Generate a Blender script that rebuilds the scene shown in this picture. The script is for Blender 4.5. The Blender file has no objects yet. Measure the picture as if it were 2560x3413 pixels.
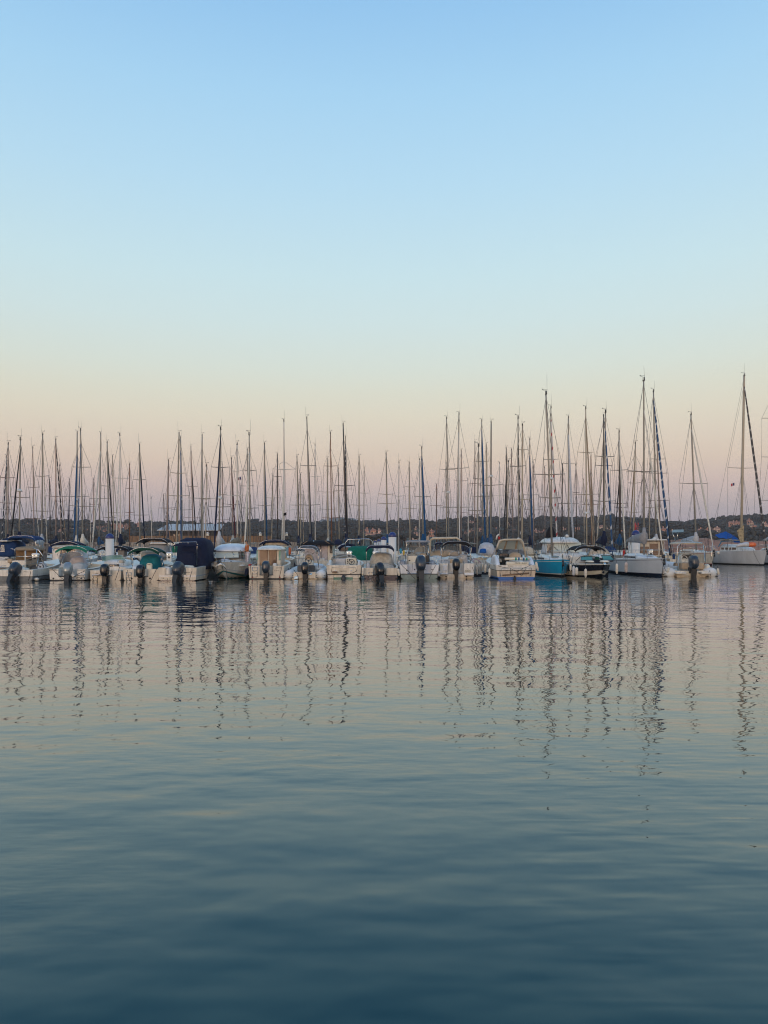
import bpy, bmesh, math, random
from mathutils import Vector, Matrix, noise
RND = random.Random(11)
S = bpy.context.scene
COL = S.collection
# ---- camera model: eye 2.3 m above the water, focal 2560 px on a 2560 x 3413 frame, horizon at row 1815
H, F, YH, CX = 2.3, 2560.0, 1815.0, 1280.0
def wp(px, py, Y): return Vector(((px - CX) / F * Y, Y, H - (py - YH) / F * Y))
def yw(py): return H * F / (py - YH)          # distance of a point of the water seen at row py
# ---------------------------------------------------------------- materials
MATS = {}
def mat(name, rgb, rough=.5, metal=0., var=.1, scale=3., bump=0., spec=.5, coat=0., stretch=(1, 1, 1)):
    if name in MATS: return MATS[name]
    m = bpy.data.materials.new(name); m.use_nodes = True
    nt = m.node_tree; n = nt.nodes; l = nt.links
    b = n['Principled BSDF']
    b.inputs['Roughness'].default_value = rough; b.inputs['Metallic'].default_value = metal
    b.inputs['Specular IOR Level'].default_value = spec
    if coat: b.inputs['Coat Weight'].default_value = coat; b.inputs['Coat Roughness'].default_value = .08
    tc = n.new('ShaderNodeTexCoord'); mp = n.new('ShaderNodeMapping'); mp.inputs['Scale'].default_value = stretch
    nz = n.new('ShaderNodeTexNoise'); nz.inputs['Scale'].default_value = scale; nz.inputs['Detail'].default_value = 6
    nz.inputs['Roughness'].default_value = .65
    l.new(tc.outputs['Object'], mp.inputs['Vector']); l.new(mp.outputs['Vector'], nz.inputs['Vector'])
    r = n.new('ShaderNodeValToRGB')
    a = [max(0, c * (1 - var * 1.6)) for c in rgb]; c2 = [min(1, c * (1 + var)) for c in rgb]
    r.color_ramp.elements[0].position = .3; r.color_ramp.elements[0].color = (*a, 1)
    r.color_ramp.elements[1].position = .68; r.color_ramp.elements[1].color = (*c2, 1)
    l.new(nz.outputs['Fac'], r.inputs['Fac']); l.new(r.outputs['Color'], b.inputs['Base Color'])
    if bump:
        bp = n.new('ShaderNodeBump'); bp.inputs['Strength'].default_value = 1; bp.inputs['Distance'].default_value = bump
        l.new(nz.outputs['Fac'], bp.inputs['Height']); l.new(bp.outputs['Normal'], b.inputs['Normal'])
    MATS[name] = m
    return m
def glass(name, tint, opac, rough=.03):
    if name in MATS: return MATS[name]
    m = bpy.data.materials.new(name); m.use_nodes = True
    nt = m.node_tree; n = nt.nodes; l = nt.links
    b = n['Principled BSDF']; b.inputs['Base Color'].default_value = (*tint, 1); b.inputs['Roughness'].default_value = rough
    tr = n.new('ShaderNodeBsdfTransparent'); tr.inputs['Color'].default_value = (*[.6 + .4 * min(1, c * 2) for c in tint], 1)
    nz = n.new('ShaderNodeTexNoise'); nz.inputs['Scale'].default_value = 4
    mr = n.new('ShaderNodeMapRange'); mr.inputs['To Min'].default_value = opac - .08; mr.inputs['To Max'].default_value = opac + .08
    l.new(nz.outputs['Fac'], mr.inputs['Value'])
    mx = n.new('ShaderNodeMixShader'); l.new(mr.outputs['Result'], mx.inputs['Fac'])
    l.new(tr.outputs['BSDF'], mx.inputs[1]); l.new(b.outputs['BSDF'], mx.inputs[2])
    l.new(mx.outputs['Shader'], n['Material Output'].inputs['Surface'])
    MATS[name] = m
    return m
def emis(name, rgb, st):
    if name in MATS: return MATS[name]
    m = mat(name, rgb); b = m.node_tree.nodes['Principled BSDF']
    b.inputs['Emission Color'].default_value = (*rgb, 1); b.inputs['Emission Strength'].default_value = st
    return m
WHITE = mat('white_gelcoat', (.62, .60, .55), .30, var=.17, scale=2.6, stretch=(1.6, 1, .3))
CREAM = mat('cream_gelcoat', (.58, .52, .43), .33, var=.19, scale=2.6, stretch=(1.6, 1, .3))
COOLW = mat('cool_white_gelcoat', (.60, .63, .66), .25, var=.10, scale=1.5, stretch=(1, 1, .35))
GREYG = mat('grey_gelcoat', (.50, .53, .57), .22, var=.06, scale=1.2)
GREYW = mat('pale_grey_paint', (.50, .51, .53), .35, var=.09, scale=1.1, stretch=(1, 1, .4))
STAIN = mat('stained_gelcoat', (.52, .43, .33), .45, var=.28, scale=3.0, stretch=(2.5, 1, .3))
NAVYG = mat('navy_gelcoat', (.012, .018, .045), .18, var=.15)
BLACKG = mat('black_gelcoat', (.011, .012, .022), .13, var=.15, spec=.6)
BLUEG = mat('turquoise_blue_paint', (.014, .31, .50), .25, var=.07, scale=1.4)
ROYAL = mat('royal_blue_paint', (.02, .12, .42), .4)
TEALST = mat('teal_antifouling', (.02, .17, .20), .6, var=.25)
SEAGR = mat('sea_green_antifouling', (.10, .36, .30), .6, var=.25)
DARKAF = mat('dark_antifouling', (.018, .020, .026), .6, var=.3)
GREYAF = mat('grey_antifouling', (.15, .16, .165), .55, var=.22)
REDST = mat('red_stripe_paint', (.30, .03, .03), .4)
STEEL = mat('stainless_steel', (.60, .59, .57), .22, metal=1., var=.08)
ALU = mat('anodised_aluminium', (.26, .24, .205), .45, metal=.25, var=.10, scale=1.2)
ALUW = mat('white_painted_spar', (.60, .56, .50), .4, var=.08, scale=1.2)
ALUD = mat('dark_anodised_spar', (.045, .036, .034), .4, metal=.3, var=.15, scale=1.2)
WOODM = mat('varnished_wood', (.20, .085, .04), .4, var=.25, scale=5, stretch=(4, 4, .3))
WIRE = mat('rigging_wire', (.09, .085, .085), .5, metal=.3)
ROPE = mat('dark_rope', (.03, .028, .026), .9, var=.3, scale=40)
ROPEW = mat('pale_rope', (.45, .40, .32), .9, var=.25, scale=40)
BLACKP = mat('black_plastic', (.016, .016, .018), .45, var=.2)
RUBBER = mat('black_rubber', (.02, .02, .02), .7)
OBGREY = mat('blue_grey_cowling', (.022, .034, .055), .28, var=.18, scale=5, coat=.2)
OBBLK = mat('black_cowling', (.009, .010, .014), .26, var=.2, scale=5, coat=.15)
OBSIL = mat('silver_cowling', (.25, .29, .31), .3, metal=.35, var=.1, scale=5, coat=.3)
PROPW = mat('pale_propeller', (.6, .57, .5), .4)
def cloth(n, c, var=.14, bump=.03): return mat(n, c, .85, var=var, scale=4., bump=bump, spec=.2)
NAVYC = cloth('navy_canvas', (.010, .015, .040)); BLUEC = cloth('blue_canvas', (.014, .042, .125)); BRTBLUE = cloth('bright_blue_tarpaulin', (.012, .09, .32))
BLACKC = cloth('black_canvas', (.013, .013, .016)); DGREENC = cloth('dark_green_canvas', (.010, .055, .040)); GREENC = cloth('bright_green_canvas', (.018, .18, .12))
TEALC = cloth('teal_canvas', (.010, .16, .22)); TARPG = cloth('green_tarpaulin', (.006, .13, .085)); GREYC = cloth('grey_canvas', (.27, .27, .28))
LGREYC = cloth('pale_grey_canvas', (.46, .46, .47)); PINKC = cloth('mauve_grey_canvas', (.46, .41, .43)); TANC = cloth('tan_canvas', (.28, .21, .14)); BROWNC = cloth('brown_curtain', (.20, .125, .065))
BEIGEC = cloth('beige_canvas', (.50, .43, .33)); SLATEC = cloth('slate_canvas', (.085, .11, .14)); REDC = cloth('red_canvas', (.40, .03, .025)); DIRTYC = cloth('weathered_canvas', (.44, .42, .38), .22, .06); MAROONC = cloth('maroon_canvas', (.09, .018, .022))
SAILW = cloth('cream_sailcloth', (.58, .54, .46)); DUSKB = cloth('mid_blue_sailcloth', (.012, .065, .155)); STRIPEK = 'stripe'
def striped(name, a, b, turns, axis_scale=1.):
    if name in MATS: return MATS[name]
    m = mat(name, a, .85); nt = m.node_tree; n = nt.nodes; l = nt.links
    tc = n.new('ShaderNodeTexCoord'); w = n.new('ShaderNodeTexWave'); w.wave_type = 'BANDS'; w.bands_direction = 'DIAGONAL'
    w.inputs['Scale'].default_value = turns; w.inputs['Distortion'].default_value = .6
    r = n.new('ShaderNodeValToRGB'); r.color_ramp.interpolation = 'CONSTANT'
    r.color_ramp.elements[0].color = (*a, 1); r.color_ramp.elements[1].color = (*b, 1); r.color_ramp.elements[1].position = .90
    l.new(tc.outputs['Object'], w.inputs['Vector']); l.new(w.outputs['Fac'], r.inputs['Fac'])
    l.new(r.outputs['Color'], n['Principled BSDF'].inputs['Base Color'])
    return m
STRBLK = striped('black_white_spiral', (.02, .02, .03), (.5, .47, .42), 1.0)
STRBLU = striped('blue_white_spiral', (.014, .055, .13), (.42, .42, .42), .85)
STRRED = striped('white_red_spiral', (.5, .46, .42), (.35, .04, .04), .6)
STRDRK = striped('grey_brown_spiral', (.055, .048, .045), (.33, .31, .28), .9)
PADW = mat('cream_vinyl', (.66, .61, .50), .5, var=.08); PADG = mat('grey_vinyl', (.36, .35, .34), .5); PADT = mat('tan_vinyl', (.40, .30, .20), .5)
PADDK = mat('charcoal_vinyl', (.05, .05, .052), .5)
G_SMOKE = glass('smoked_acrylic', (.06, .06, .055), .72); G_GREEN = glass('green_tint_glass', (.20, .40, .36), .62); G_CLEAR = glass('clear_vinyl_window', (.42, .42, .42), .38)
G_TEAL = glass('teal_tint_glass', (.08, .28, .30), .72); G_DARK = glass('dark_cabin_glass', (.03, .035, .04), .88); G_PALE = glass('pale_glass', (.50, .57, .55), .86, .15)  # G_PALE: nearly opaque glass with a pale base colour
G_BRONZE = glass('bronze_glass', (.16, .10, .065), .85); G_GREY = glass('grey_screen_glass', (.20, .21, .22), .55)
TEAK = mat('weathered_teak', (.22, .14, .085), .7, var=.25, scale=6, stretch=(.3, 5, 5)); ORANGE = mat('orange_plastic', (.65, .13, .03), .5); YELLOW = mat('yellow_plastic', (.6, .38, .02), .5); CYANP = mat('cyan_plastic', (.03, .33, .48), .5)
FENDW = mat('white_fender_vinyl', (.62, .57, .48), .5, var=.15, scale=5); FENDB = mat('dark_fender_cap', (.015, .02, .05), .5)
PVC = mat('white_inflatable_pvc', (.66, .65, .62), .5, var=.08); PVCG = mat('grey_inflatable_pvc', (.25, .26, .28), .5)
# ---------------------------------------------------------------- mesh builder
class MB:
    def __init__(s): s.v = []; s.f = []; s.m = []; s.s = []
    def add(s, vs, fs, mi=0, sm=False):
        o = len(s.v); s.v += [tuple(v) for v in vs]
        for f in fs: s.f.append([i + o for i in f]); s.m.append(mi); s.s.append(sm)
    def box(s, a, b, mi=0, ch=0.):
        (x0, y0, z0), (x1, y1, z1) = a, b
        x0, x1 = min(x0, x1), max(x0, x1); y0, y1 = min(y0, y1), max(y0, y1); z0, z1 = min(z0, z1), max(z0, z1)
        c = min(ch, .45 * min(x1 - x0, y1 - y0, z1 - z0))
        if c <= 0:
            vs = [(x, y, z) for z in (z0, z1) for y in (y0, y1) for x in (x0, x1)]
            s.add(vs, [(0, 2, 3, 1), (4, 5, 7, 6), (0, 1, 5, 4), (2, 6, 7, 3), (0, 4, 6, 2), (1, 3, 7, 5)], mi); return
        vs = []
        rows = [(z0, c), (z0 + c, 0), (z1 - c, 0), (z1, c)]
        for z, k in rows:
            for x, y in ((x0 + c + k * .5, y0 + k), (x1 - c - k * .5, y0 + k), (x1 - k, y0 + c + k * .5), (x1 - k, y1 - c - k * .5),
                         (x1 - c - k * .5, y1 - k), (x0 + c + k * .5, y1 - k), (x0 + k, y1 - c - k * .5), (x0 + k, y0 + c + k * .5)): vs.append((x, y, z))
        fs = [tuple(range(7, -1, -1)), tuple(range(24, 32))]
        for r in range(3):
            for i in range(8): j = (i + 1) % 8; fs.append((r * 8 + i, r * 8 + j, r * 8 + 8 + j, r * 8 + 8 + i))
        s.add(vs, fs, mi)
    def loft(s, rows, mi=0, closed=True, cap=True, sm=True):
        n = len(rows[0]); vs = [p for r in rows for p in r]; fs = []
        for i in range(len(rows) - 1):
            for j in range(n if closed else n - 1):
                k = (j + 1) % n; fs.append((i * n + j, i * n + k, (i + 1) * n + k, (i + 1) * n + j))
        if cap and closed: fs.append(tuple(range(n - 1, -1, -1))); fs.append(tuple((len(rows) - 1) * n + j for j in range(n)))
        s.add(vs, fs, mi, sm)
    def tube(s, pts, r, n=6, mi=0, sx=1.):
        pts = [Vector(p) for p in pts]; rows = []; up = None
        for i, p in enumerate(pts):
            d = (pts[min(i + 1, len(pts) - 1)] - pts[max(i - 1, 0)]).normalized()
            a = d.cross(Vector((0, 0, 1)))
            if a.length < .2: a = d.cross(Vector((0, 1, 0)))
            a.normalize(); b = a.cross(d).normalized(); q = r[i] if isinstance(r, (list, tuple)) else r
            rows.append([p + a * (math.cos(2 * math.pi * k / n) * q * sx) + b * (math.sin(2 * math.pi * k / n) * q) for k in range(n)])
        s.loft(rows, mi)
    def rbox(s, c, size, mi=0, taper=.85, p=4., q=5., n=18, lv=7, nz=0., zs=None):
        """rounded dome-topped block: c = bottom centre"""
        cx, cy, cz = c; w, d, h = size; rows = []
        for k in range(lv + 1):
            f = k / lv; f2 = f ** .8; sc = (1 - (1 - taper) * f2) * max(.02, (1 - f2 ** p)) ** (1 / p)
            row = []
            for i in range(n):
                a = 2 * math.pi * i / n; ca, sa = math.cos(a), math.sin(a)
                e = (abs(ca) ** q + abs(sa) ** q) ** (-1 / q)
                x = cx + ca * e * sc * w / 2; y = cy + sa * e * sc * d / 2; z = cz + f2 * h
                if nz:
                    v = noise.noise(Vector((x * 2.1, y * 2.1, z * 2.1 + 7))) * nz; x += v * .6; y += v; z += v * .5 * f
                row.append((x, y, z))
            rows.append(row)
        s.loft(rows, mi)
    def ball(s, c, r, n=12, mi=0, lv=7):
        rows = []; rx, ry, rz = r if isinstance(r, (tuple, list)) else (r, r, r)
        for k in range(lv + 1):
            t = math.pi * (k / lv) * .98 + .03; rows.append([(c[0] + rx * math.sin(t) * math.cos(2 * math.pi * i / n), c[1] + ry * math.sin(t) * math.sin(2 * math.pi * i / n), c[2] - rz * math.cos(t)) for i in range(n)])
        s.loft(rows, mi)
    def prism(s, poly, y0, y1, mi=0):
        """polygon in x-z pushed along y"""
        n = len(poly); s.loft([[(x, y0, z) for x, z in poly], [(x, y1, z) for x, z in poly]], mi, sm=False)
    def mesh(s, name, mats):
        me = bpy.data.meshes.new(name); me.from_pydata(s.v, [], s.f)
        for m in (mats if isinstance(mats, (list, tuple)) else [mats]): me.materials.append(m)
        me.polygons.foreach_set('material_index', s.m); me.polygons.foreach_set('use_smooth', s.s)
        bm = bmesh.new(); bm.from_mesh(me); bmesh.ops.recalc_face_normals(bm, faces=bm.faces)
        bm.to_mesh(me); bm.free(); me.update()
        return me
    def obj(s, name, mats, parent=None, label=None):
        return link(name, s.mesh(name, mats), parent, label)
def link(name, data, parent=None, label=None):
    o = bpy.data.objects.new(name, data); COL.objects.link(o)
    if parent is not None: o.parent = parent
    if label: o['label'] = label
    return o
def tag(o, label=None, cat=None, group=None, kind=None):
    if label: o['label'] = label
    if cat: o['category'] = cat
    if group: o['group'] = group
    if kind: o['kind'] = kind
    return o
def empty(name, loc, rz=0.):
    o = link(name, None); o.location = loc; o.rotation_euler = (0, 0, rz); o.empty_display_size = .3
    return o
def text_mesh(txt, width, depth=.004, bold=0.):
    cu = bpy.data.curves.new('lettering', 'FONT'); cu.body = txt; cu.align_x = 'CENTER'; cu.align_y = 'CENTER'; cu.extrude = depth; cu.offset = bold; cu.resolution_u = 2
    o = bpy.data.objects.new('lettering', cu); COL.objects.link(o)
    dg = bpy.context.evaluated_depsgraph_get(); me = bpy.data.meshes.new_from_object(o.evaluated_get(dg))
    bpy.data.objects.remove(o); bpy.data.curves.remove(cu)
    xs = [v.co.x for v in me.vertices]; k = width / max(.01, max(xs) - min(xs)); me.transform(Matrix.Scale(k, 4)); me.name = 'lettering'
    return me
# ---------------------------------------------------------------- a boat placed where the photo shows it
class Boat:
    def __init__(s, name, label, cat, pxc, wl, flip=False, yaw=0., group=None, Y=None):
        s.Y = Y or yw(wl); s.root = empty(name, ((pxc - CX) / F * s.Y, s.Y, 0), yaw + (math.pi if flip else 0)); tag(s.root, label, cat, group)
        s.inv = (Matrix.Translation(s.root.location) @ Matrix.Rotation(yaw + (math.pi if flip else 0), 4, 'Z')).inverted(); s.flip = flip
    def p(s, px, py, d=0.): return s.inv @ wp(px, py, s.Y + d)
    def m(s, px, d=0.): return px / F * (s.Y + d)
    def tube(s, name, pts, r, mt, parent=None, n=6):
        mb = MB(); mb.tube([s.p(*q) for q in pts], r, n); return mb.obj(name, mt, parent or s.root)
    def tubes(s, name, lines, r, mt, parent=None, n=5):
        mb = MB()
        for ln in lines: mb.tube([s.p(*q) for q in ln], r, n)
        return mb.obj(name, mt, parent or s.root)
    def bx(s, name, x0, x1, yt, yb, d0, d1, mt, parent=None, ch=.02, label=None):
        a = s.p(x0, yt, d0); b = s.p(x1, yb, d0); k = 1 if not s.flip else -1
        mb = MB(); mb.box((a.x, a.y, a.z), (b.x, a.y + k * (d1 - d0), b.z), 0, ch); return mb.obj(name, mt, parent or s.root, label)
    def rb(s, name, x0, x1, yt, yb, d0, d1, mt, parent=None, label=None, **k):
        a = s.p(x0, yt, d0); b = s.p(x1, yb, d0); g = 1 if not s.flip else -1
        mb = MB(); mb.rbox(((a.x + b.x) / 2, a.y + g * (d1 - d0) / 2, b.z), (abs(b.x - a.x), abs(d1 - d0), a.z - b.z), **k); return mb.obj(name, mt, parent or s.root, label)
    def quad(s, name, pts, mt, parent=None, th=.02, label=None):
        q = [s.p(*c) for c in pts]; nn = (q[1] - q[0]).cross(q[2] - q[0]).normalized() * th
        mb = MB(); mb.loft([[v - nn / 2 for v in q], [v + nn / 2 for v in q]], sm=False); return mb.obj(name, mt, parent or s.root, label)
    def text(s, txt, x0, x1, py, d, mt, parent=None, bold=0.):
        a = s.p((x0 + x1) / 2, py, d); o = link('lettering', text_mesh(txt, s.m(x1 - x0, d), .004, bold), parent or s.root); o.data.materials.append(mt)
        o.location = a; o.rotation_euler = (math.pi / 2, 0, math.pi if s.flip else 0); return o
def hull_mb(L, B, s0, s1, bands, y0=0., notch=None, cock=(.0, .55, .25), chine=.92, stern=.93, keel=-.3, fine=2.6, rake=.10, camber=.12, gun=.16, zc0=.04, flare=.6, botz=.07, zrise=.42, n=18):
    """bands: [(z at the stern, material index)] from the waterline up; indices: 0 bottom 1 side 2 stripe 3 deck 4 inside"""
    mb = MB(); T = [(i / n) ** .92 for i in range(n + 1)]
    def half(t): a = max(0, (t - .35) / .65); return B / 2 * (stern + (1 - stern) * min(1, t / .3)) * max(0, 1 - a ** fine) + .025
    def sheer(t): return s0 + (s1 - s0) * t ** 1.7
    def zc(t): return zc0 + s1 * zrise * max(0, (t - .45) / .55) ** 2.2
    fr = [(z - zc0) / (s0 - zc0) for z, _ in bands]; mi = [m for _, m in bands]
    def pt(t, f, sd):
        cr = chine - .5 * chine * t ** 2.5; x = half(t) * (cr + (1 - cr) * f ** flare) if f > 0 else half(t) * cr
        return (sd * x, y0 + L * t * (1 - rake * (1 - f) * t ** 2), zc(t) + (sheer(t) - zc(t)) * f)
    def kp(t): return (0, y0 + L * t * (1 - rake * 1.25 * t ** 2), keel * (1 - t ** 4) + zc(t) * .55 * t ** 4 + keel * 0)
    lev = [0.] + fr
    for sd in (-1, 1):
        lp = lambda t, q: tuple(a + (c - a) * q for a, c in zip(kp(t), pt(t, 0, sd)))
        for q in range(6):
            for a, c in zip(T, T[1:]):
                v = [lp(a, q / 6), lp(c, q / 6), lp(c, (q + 1) / 6), lp(a, (q + 1) / 6)]; mb.add(v, [(0, 1, 2, 3)], 0 if sum(w[2] for w in v) / 4 < max(botz, zc0 + .01) else 1, True)
        for b in range(len(fr)): mb.loft([[pt(t, lev[b], sd), pt(t, lev[b + 1], sd)] for t in T], mi[b], False)
        gi = lambda t: max(.012, half(t) - gun)
        mb.loft([[(sd * half(t), y0 + L * t, sheer(t)), (sd * gi(t), y0 + L * t, sheer(t) + .015)] for t in T], 3, False)
        Tc = [t for t in T if t <= cock[1]]
        if Tc and cock[1] > 0: mb.loft([[(sd * gi(t), y0 + L * t, sheer(t) + .015), (sd * gi(t), y0 + L * t, cock[2])] for t in Tc], 4, False)
    gi = lambda t: max(.012, half(t) - gun)
    Tc = [t for t in T if t <= cock[1]]; Td = [t for t in T if t >= (Tc[-1] if Tc and cock[1] > 0 else 0)]
    if len(Tc) > 1 and cock[1] > 0:
        mb.loft([[(-gi(t), y0 + L * t, cock[2]), (gi(t), y0 + L * t, cock[2])] for t in Tc], 4, False)
        t = Tc[-1]; g = gi(t); z = sheer(t) + .015; mb.add([(-g, y0 + L * t, cock[2]), (g, y0 + L * t, cock[2]), (g, y0 + L * t, z), (0, y0 + L * t, z + camber), (-g, y0 + L * t, z)], [(0, 1, 2, 3, 4)], 4)
    mb.loft([[(-gi(t), y0 + L * t, sheer(t) + .015), (-gi(t) * .5, y0 + L * t, sheer(t) + .015 + camber * .75 * (1 - t)), (0, y0 + L * t, sheer(t) + .015 + camber * (1 - t)), (gi(t) * .5, y0 + L * t, sheer(t) + .015 + camber * .75 * (1 - t)), (gi(t), y0 + L * t, sheer(t) + .015)] for t in Td], 3, False)
    # transom
    mb.add([kp(0), pt(0, 0, 1), pt(0, 0, -1)], [(0, 1, 2)], 0)
    for b in range(len(fr)):
        a, c, e, g = pt(0, lev[b], -1), pt(0, lev[b], 1), pt(0, lev[b + 1], 1), pt(0, lev[b + 1], -1)
        if notch and bands[b][0] > notch[1] + .01:
            w = notch[0]; x0 = notch[2] if len(notch) > 2 else 0
            for (p1, p2, p3, p4) in ((a, (x0 - w, a[1], a[2]), (x0 - w, g[1], g[2]), g), ((x0 + w, c[1], c[2]), c, e, (x0 + w, e[1], e[2]))): mb.add([p1, p2, p3, p4], [(0, 1, 2, 3)], mi[b])
        else: mb.add([a, c, e, g], [(0, 1, 2, 3)], mi[b])
    if notch:
        w, zn = notch[0], notch[1]; x0 = notch[2] if len(notch) > 2 else 0; dp = .5
        mb.add([(x0 - w, y0, zn), (x0 + w, y0, zn), (x0 + w, y0 + dp, zn), (x0 - w, y0 + dp, zn), (x0 - w, y0, s0), (x0 + w, y0, s0), (x0 + w, y0 + dp, s0), (x0 - w, y0 + dp, s0)], [(0, 1, 2, 3), (3, 2, 6, 7), (0, 3, 7, 4), (1, 5, 6, 2)], 1)
    else:
        z = s0 + .01; g = gi(0); mb.add([(-half(0), y0, s0), (half(0), y0, s0), (g, y0 + .14, z), (-g, y0 + .14, z), (-g, y0 + .14, cock[2] if cock[1] > 0 else z - .02), (g, y0 + .14, cock[2] if cock[1] > 0 else z - .02)], [(0, 1, 2, 3), (3, 2, 5, 4)], 3)
    if notch:
        g = gi(0); x0 = notch[2] if len(notch) > 2 else 0; w = notch[0]
        for xa, xb in ((-half(0), x0 - w), (x0 + w, half(0))): mb.add([(xa, y0, s0), (xb, y0, s0), (xb, y0 + .5, s0), (xa, y0 + .5, s0), (xb, y0 + .5, cock[2]), (xa, y0 + .5, cock[2])], [(0, 1, 2, 3), (3, 2, 4, 5)], 3)
    return mb
def outboard(b, px, ytop, d=-.28, tilt=0., turn=0., mt=None, size=1., h=None, prop=None):
    """ytop: photo row of the top of the cowling"""
    mt = mt or OBBLK; base = b.p(px, ytop, d); rt = link('outboard_motor', None, b.root); rt.location = (base.x, base.y, 0); rt.rotation_euler = (-tilt, 0, turn)
    zt = base.z; k = size; rt.location.z = zt - .62 * k; 
    mb = MB(); rows = []
    for z, w, y0, y1 in ((-.12, .20, -.20, .10), (-.04, .34, -.32, .16), (.06, .42, -.40, .20), (.22, .46, -.42, .24), (.40, .45, -.40, .26), (.52, .40, -.36, .24), (.59, .30, -.28, .18), (.62, .16, -.18, .08)):
        rows.append([(k * w / 2 * math.copysign(abs(math.cos(a)) ** .7, math.cos(a)), k * ((y0 + y1) / 2 + (y1 - y0) / 2 * math.copysign(abs(math.sin(a)) ** .7, math.sin(a))), k * z) for a in [2 * math.pi * i / 18 for i in range(18)]])
    mb.loft(rows); c = mb.obj('cowling', mt, rt)
    mb = MB(); rows = [[(x * k, y * k, z * k) for x, y in ((-w, -q), (w, -q), (w * .7, q2), (-w * .7, q2))] for z, w, q, q2 in ((-.10, .13, .22, .10), (-.35, .12, .20, .10), (-.62, .085, .17, .09), (-.95, .05, .14, .08), (-1.2, .04, .10, .07))]
    mb.loft(rows, sm=False); mb.box((-.17 * k, -.36 * k, -.72 * k), (.17 * k, .12 * k, -.70 * k)); mb.box((-.16 * k, .06 * k, -.34 * k), (.16 * k, .30 * k, -.02 * k), 0, .02)
    mb.tube([(0, .22 * k, -.95 * k), (0, .1 * k, -.95 * k), (0, -.2 * k, -.95 * k), (0, -.28 * k, -.95 * k)], [.02 * k, .075 * k, .065 * k, .03 * k], 10); mb.obj('midsection', BLACKP, rt)
    mb = MB(); mb.tube([(0, -.28 * k, -.95 * k), (0, -.40 * k, -.95 * k)], [.05 * k, .02 * k], 8)
    for i in range(3):
        a = 2 * math.pi * i / 3; u = Vector((math.cos(a), 0, math.sin(a))); t = Vector((-math.sin(a), 0, math.cos(a))); c0 = Vector((0, -.33, -.95))
        mb.loft([[(c0 + u * r + t * wd + Vector((0, sgn * .045, 0))) * k for wd, sgn in ((-.07, -1), (.07, 1))] for r in (.04, .11, .17)], 0, False)
    mb.obj('propeller', prop or BLACKP, rt)
    return rt
def bimini(b, x0, x1, yt, yb, d0, d1, mt, feet=None, arch=.5, name='bimini_canopy', legs=((0, 0),), frame=True, txt=None):
    """canopy from photo columns x0..x1, crown row yt and edge row yb, between d0 and d1 metres in"""
    a = b.p(x0, yb, d0); c = b.p(x1, yb, d0); top = b.p((x0 + x1) / 2, yt, d0).z; g = -1 if b.flip else 1; ln = g * (d1 - d0); xm = (a.x + c.x) / 2; hw = abs(c.x - a.x) / 2
    mb = MB(); rows = []; N = 16; z0 = a.z
    for i in range(9):
        f = i / 8; row = []; sag = .035 * math.sin(f * math.pi * 2) ** 2
        for j in range(N + 1):
            u = -1 + 2 * j / N; z = z0 + (top - z0) * (1 - abs(u) ** (2 / arch)) - sag - .10 * (abs(f - .5) * 2) ** 6
            row.append((xm + hw * u * (1 - .0), a.y + ln * f, z))
        rows.append(row)
    under = [[(x, y, z - .035) for x, y, z in r] for r in rows]
    ring = [r + u[::-1] for r, u in zip(rows, under)]
    mb.loft(ring)
    # valance at both ends
    for e in (0, 8):
        yy = rows[e][0][1]; mb.loft([[(x, yy - .006 * (1 if e else -1), z + .004) for x, _, z in rows[e]], [(x, yy, z - .13 + .02 * math.sin(7 * x)) for x, _, z in rows[e]]], 0, False)
    can = mb.obj(name, mt, b.root)
    if frame:
        fz = feet if feet is not None else .75
        mb = MB()
        for sx in (-1, 1):
            ft = (xm + sx * hw * .98, a.y + ln * .45, fz)
            for f in (.06, .5, .94): mb.tube([ft, (xm + sx * hw * .97, a.y + ln * f, z0 - .02)], .014, 6)
        for f in (.06, .5, .94): mb.tube([(xm + hw * u * .97, a.y + ln * f, z0 - .045 + (top - z0) * (1 - abs(u) ** (2 / arch))) for u in [-1 + .125 * i for i in range(17)]], .013, 5)
        mb.obj('frame', STEEL, can)
    if txt:
        o = link('lettering', text_mesh(txt[0], b.m(txt[2] - txt[1], d0), .003), can); o.data.materials.append(PADW); q = b.p((txt[1] + txt[2]) / 2, txt[3], d0 - .03)
        o.location = q; o.rotation_euler = (math.pi / 2, 0, math.pi if b.flip else 0)
    return can
def wscreen(b, x0, x1, yt, yb, d, mt, dep=.5, lean=.25, topw=.88, frame=None, name='windscreen', topcurve=.12, pw=2.):
    a = b.p(x0, yb, d); c = b.p(x1, yb, d); top = b.p(x0, yt, d).z; g = -1 if b.flip else 1; xm = (a.x + c.x) / 2; hw = abs(c.x - a.x) / 2; z0 = a.z; h = top - z0
    lo, hi = [], []
    for i in range(17):
        u = -1 + i / 8; q = 1 - abs(u) ** (2 * pw)
        lo.append((xm + hw * u, a.y + g * dep * q, z0)); hi.append((xm + hw * topw * u, a.y + g * (dep * q - lean), z0 + h * (1 - topcurve * u * u * 2)))
    mb = MB(); mb.loft([lo, hi], 0, False); o = mb.obj(name, mt, b.root)
    mb = MB(); mb.tube(hi, .014, 6); mb.tube(lo, .012, 5); mb.tube([lo[0], hi[0]], .012, 5); mb.tube([lo[-1], hi[-1]], .012, 5); mb.obj('frame', frame or STEEL, o)
    return o
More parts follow.
